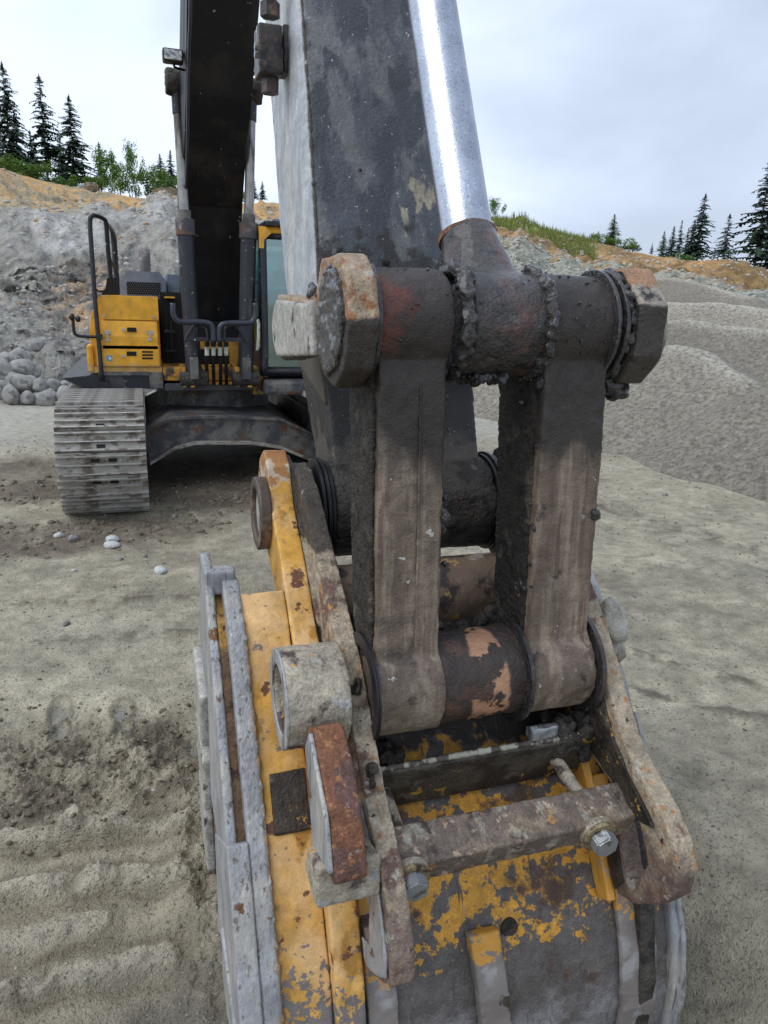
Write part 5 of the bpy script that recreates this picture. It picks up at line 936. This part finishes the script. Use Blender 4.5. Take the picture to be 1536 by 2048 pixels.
# ================================================================ BUCKET
BK = thing('excavator_bucket', 'worn yellow and scraped grey digging bucket hanging on the quick coupler', 'bucket', (XM, 1.6, 0))
SP = [(1.62, .935), (1.56, .88), (1.50, .80), (1.43, .71), (1.36, .62), (1.285, .52), (1.21, .41), (1.145, .30), (1.095, .18), (1.07, .05), (1.08, -.08), (1.16, -.20), (1.4, -.27), (1.9, -.22), (2.3, -.05)]
XL, XR = .160, 1.128
bm = nb(); th = .03
def offs(P, d):
    o = []
    for i, p in enumerate(P):
        a = P[max(0, i-1)]; b = P[min(len(P)-1, i+1)]; t = Vector((b[0]-a[0], b[1]-a[1])).normalized(); o.append((p[0]-t.y*d*1, p[1]+t.x*d))
    return o
inn = offs(SP, th) if offs(SP, th)[7][0] > SP[7][0] else offs(SP, -th)
prism(bm, SP+inn[::-1], XL+.01, XR-.01); SH = obj('shell', bm, M['shell'], BK)
bmx = SH.modifiers.new('bevel', 'BEVEL'); bmx.width = .004; bmx.segments = 2; bmx.limit_method = 'ANGLE'; bmx.angle_limit = .9; worn(SH, .011, ((.008, .22), (.004, .04)))
# left top of the shell keeps its yellow: skin panel between side plate and ear
def skin(x0, x1, i0, i1, off, th_, name, m, par, vox=.007, lab=None, disp=((.004, .08),)):
    seg_ = SP[i0:i1]; o_ = [(p[0], p[1]) for p in seg_]; out = offs(o_, -off) if offs(o_, -off)[1][0] < o_[1][0] else offs(o_, off); out2 = offs(o_, -(off+th_)) if offs(o_, -(off+th_))[1][0] < o_[1][0] else offs(o_, off+th_)
    bm = nb(); prism(bm, out+out2[::-1], x0, x1); o = obj(name, bm, m, par); 
    if lab: o['label'] = lab
    return worn(o, vox, disp) if vox else o
skin(XL+.006, .29, 0, 12, .0, .008, 'back_skin', M['yellow_worn'], BK, .0065, 'smooth yellow strip of shell left of the ear')
# flat dark patch painted as the shade of a notch in the skin
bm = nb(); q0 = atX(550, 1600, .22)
skin(.205, .285, 4, 6, .008, .007, 'notch_shade', M['liner'], BK, .006)
# side plates: profile follows the shell and runs back to the mouth
side = SP[:14]+[(2.45, .02), (2.35, .35), (2.2, .62), (2.05, .80), (1.85, .90)]
fo = offs(SP, -.022) if offs(SP, -.022)[7][0] < SP[7][0] else offs(SP, .022)
side2 = [(1.64, .965)]+fo[1:14]+[(2.45, -.02), (2.35, .35), (2.2, .62), (2.05, .82), (1.85, .93)]
bm = nb(); prism(bm, side2, XL-.012, XL+.027); LS = obj('side_plate', bm, M['steel_edge'], BK); LS['label'] = 'left side plate with a rough scraped grey edge'; worn(LS, .007, ((.004, .09), (.0025, .012)), bev=.004)
bm = nb(); prism(bm, side2, XR-.024, XR+.006); RS = obj('side_plate', bm, M['steel_edge'], BK); RS['label'] = 'right side plate with a pale chipped rim'; worn(RS, .010, ((.008, .06), (.004, .02)), bev=.006)
bead([(XR+.004, p[0], p[1]) for p in fo[4:12]], .008, 'rim_weld', M['steel_edge'], RS, 200, jit=.2)
bead([(XL+.026, p[0]+.006, p[1]) for p in fo[1:12]], .0048, 'rim_weld', mat('rusty_weld', (.20, .15, .10), [dict(c=(.42, .2, .06), s=25, lo=.52, hi=.6), dict(c=(.3, .3, .29), s=20, lo=.55, hi=.62, o=3)], .7, bump=((60, .8),)), LS, 260, jit=1.0)
# groove plate and outer wear plates
gp = [(p[0]+.05, p[1]+.0) for p in SP]
bm = nb(); prism(bm, [(1.70, .93)]+[(p[0]+.028, p[1]) for p in SP[1:13]]+[(2.3, .0), (2.1, .7), (1.85, .90)], XL-.030, XL-.012); obj('groove_plate', bm, M['groove'], BK)
bm = nb(); prism(bm, [(1.76, 1.00), (1.68, .99), (1.64, .93)]+[(p[0]+.02, p[1]) for p in SP[2:7]]+[(1.42, .30), (1.75, .30), (1.93, .6), (1.85, .9)], XL-.052, XL-.030); OW = obj('wear_plate', bm, M['steel_edge'], BK); OW['label'] = 'upper outer wear plate with a squared end'; worn(OW, .0065, ((.003, .09), (.0025, .012)), bev=.004)
bm = nb(); box(bm, XL-.052, XL+.022, 1.655, 1.70, .925, .985, bev=.006); worn(obj('end_cap', bm, M['steel_edge'], BK), .006, ((.005, .04),))
_f = offs(SP, -.027) if offs(SP, -.027)[7][0] < SP[7][0] else offs(SP, .027)
bm = nb(); prism(bm, _f[5:13]+[(1.6, -.1), (1.6, .3)], XL-.056, XL-.011); OW2 = obj('wear_plate', bm, M['steel_edge'], BK); OW2['label'] = 'lower broad outer wear plate'; worn(OW2, .0065, ((.003, .09), (.002, .012)), bev=.003)
for i, (i0, dz) in enumerate(((8, 0),)):
    seg_ = SP[i0:i0+3]; bm = nb(); a_, b_ = seg_[0], seg_[2]
    prism(bm, [(a_[0]+.02+.02*i, a_[1]-.02), (b_[0]+.02+.02*i, b_[1]-.01), (b_[0]+.3, b_[1]-.03), (a_[0]+.35, a_[1]-.02)], XL-.062-.004*i, XL-.030); worn(obj('wear_plate', bm, M['steel_edge'], BK), .007, ((.003, .08), (.002, .012)), bev=.004)
for i in range(3):   # shrouds peeking out further back
    bm = nb(); prism(bm, [(1.72+.02*i, .62-.20*i), (1.95, .66-.20*i), (1.98, .50-.20*i), (1.74, .46-.20*i)], XL-.072, XL-.045); worn(obj('wear_pad', bm, M['idler'], BK), .008, ((.004, .04),), bev=.006)
# left ear
def ear(x0, x1, label, m):
    pr = [(1.99, 1.02), (2.02, 1.10), (1.98, 1.19), (1.91, 1.225), (1.85, 1.19), (1.80, 1.10), (1.68, 1.01), (1.53, .87), (1.44, .80), (1.36, .73), (1.285, .64), (1.205, .51), (1.14, .40), (1.085, .28), (1.05, .12), (1.05, -.05), (1.25, .1), (1.35, .45), (1.5, .72), (1.7, .86)]
    bm = nb(); prism(bm, pr, x0, x1); o = obj('hinge_ear', bm, m, BK); o['label'] = label; return worn(o, .0065, ((.005, .07), (.002, .02)), bev=.004)
E1 = ear(.292, .352, 'left yellow hinge ear with chipped paint', M['yellow_worn'])
E2 = ear(1.008, 1.05, 'right hinge ear of scuffed grey brown steel', M['nose'])
bm = nb(); prism(bm, [(2.0, 1.05), (2.0, 1.14), (1.93, 1.205), (1.86, 1.19), (1.78, 1.08), (1.60, .95), (1.52, .88), (1.62, .90), (1.85, 1.02)], .3535, .364); obj('ear_liner', bm, M['coupler'], E1)
# bosses on the ears
bm = nb(); ring(bm, (.262, *P3), (.294, *P3), .098, .070, 48); worn(obj('boss', bm, mat('worn_boss_steel', (.10, .075, .06), [dict(c=(.22, .16, .12), s=10, lo=.5, hi=.6)], .45, .3, bump=((40, .4),)), E1), .006, ((.003, .03),))
bm = nb(); cyl(bm, (.275, *P3), (.292, *P3), .071, seg=36); obj('pin_face', bm, M['idler'], E1, True, autos=40)
bm = nb(); ring(bm, (.228, *P2), (.355, *P2), .104, .070, 48); B2 = worn(obj('boss', bm, M['boss'], E1), .0065, ((.006, .05), (.003, .02)))
bm = nb(); ring(bm, (.224, *P2), (.231, *P2), .1035, .071, 48); worn(obj('boss_face', bm, M['steel_edge'], E1), .005, ((.003, .03),)); bm = nb(); cyl(bm, (.262, *P2), (.30, *P2), .071, seg=36); obj('pin_face', bm, M['idler'], E1, True, autos=40)
M['palemud'] = mat('pale_caked_mud', (.44, .42, .37), [dict(c=(.24, .21, .17), s=14, lo=.55, hi=.65)], .75, bump=((30, .8), (100, .5)), fine=.2)
lumps('caked_mud', [(1.045+random.uniform(-.008, .012), P2[0]+.06+random.uniform(-.05, .05), P2[1]+.03+random.uniform(-.07, .06)) for _ in range(60)], .018, M['palemud'], E2, .007, 61)
bm = nb(); cyl(bm, (1.05, *P3), (1.08, *P3), .10, seg=40); worn(obj('boss', bm, M['boss'], E2), .008, ((.006, .05),))
# rusty stop plate and block beside the ear
bm = nb(); prism(bm, [(1.17, .842), (1.10, .805), (1.045, .755), (1.005, .69), (.99, .645), (1.01, .625), (1.08, .615), (1.13, .60), (1.165, .68), (1.24, .80)], .262, .322); ST = obj('stop_plate', bm, M['rust'], BK); ST['label'] = 'orange rusted stop plate left of the coupler hook'; worn(ST, .0055, ((.004, .05), (.002, .012)), bev=.008)
bm = nb(); prism(bm, [(1.165, .835), (1.035, .745), (.998, .66), (1.12, .60), (1.16, .68), (1.2, .78)], .253, .262); worn(obj('dusty_face', bm, M['steel_edge'], ST), .0055, ((.002, .03),))
bm = nb(); prism(bm, [(1.03, .650), (1.12, .622), (1.15, .56), (1.06, .545), (1.03, .56)], .240, .358); worn(obj('stop_block', bm, M['boss'], BK), .0055, ((.006, .04), (.003, .015)), bev=.01)
# wear strips down the back
def strip(x0, x1, i0, i1, off, m, lab=None, tilt=0):
    P = SP[i0:i1]; f0 = offs(P, -.004) if offs(P, -.004)[1][0] < P[1][0] else offs(P, .004); f1 = offs(P, -off) if offs(P, -off)[1][0] < P[1][0] else offs(P, off)
    n = len(P); bm = nb(); rows = []
    for i in range(n):
        t = i/(n-1); xs0 = x0+tilt*t; xs1 = x1+tilt*t; rows.append([bm.verts.new(v) for v in ((xs0, *f0[i]), (xs0, *f1[i]), (xs1, *f1[i]), (xs1, *f0[i]))])
    for a, b in zip(rows, rows[1:]):
        for j in range(4): bm.faces.new((a[j], a[(j+1) % 4], b[(j+1) % 4], b[j]))
    bm.faces.new(rows[0][::-1]); bm.faces.new(rows[-1]); o = obj('wear_strip', bm, m, BK)
    if lab: o['label'] = lab
    return worn(o, .007, ((.005, .06), (.003, .02)))
M['strip'] = mat('bare_wear_strip', (.21, .185, .17), [dict(c=(.55, .28, .05), s=12, lo=.54, hi=.56, o=3, grad=(2, .05, .45, 1.2)), dict(c=(.30, .29, .29), s=9, lo=.55, hi=.65, o=5), dict(c=(.06, .05, .035), s=7, lo=.64, hi=.67, o=8)], .45, bump=((40, .5),), bd=.006)
strip(.592, .662, 7, 14, .035, M['strip'], 'middle wear strip on the bucket back', .055)
strip(.36, .425, 4, 13, .02, M['strip'], 'left wear strip beside the ear', .0)
strip(.935, .955, 3, 8, .055, M['strip'], 'thin gusset on the right of the bucket back', -.01); strip(.965, 1.06, 5, 13, .022, M['strip'], 'right broad wear strip')
for (x_, i_, r_) in ((.70, 7, .022), (.715, 9, .012)):
    p = SP[i_]; f_ = (p[0]-.006, p[1]-.02); bm = nb(); cyl(bm, (x_, f_[0]+.02, f_[1]), (x_, f_[0]-.006, f_[1]+.004), r_, seg=20); worn(obj('plug_weld', bm, M['nose'], BK), .006, ((.004, .02),))
# cutting edge and teeth at the far, lower side
bm = nb(); box(bm, XL, XR, 2.25, 2.5, -.06, .0, bev=.01); obj('cutting_edge', bm, M['steel_edge'], BK)
for i in range(5):
    x_ = XL+.1+i*(XR-XL-.2)/4; bm = nb(); prism(bm, [(2.4, -.08), (2.4, .03), (2.75, .03), (2.78, .0)], x_-.045, x_+.045); obj('tooth', bm, M['steel_edge'], BK)
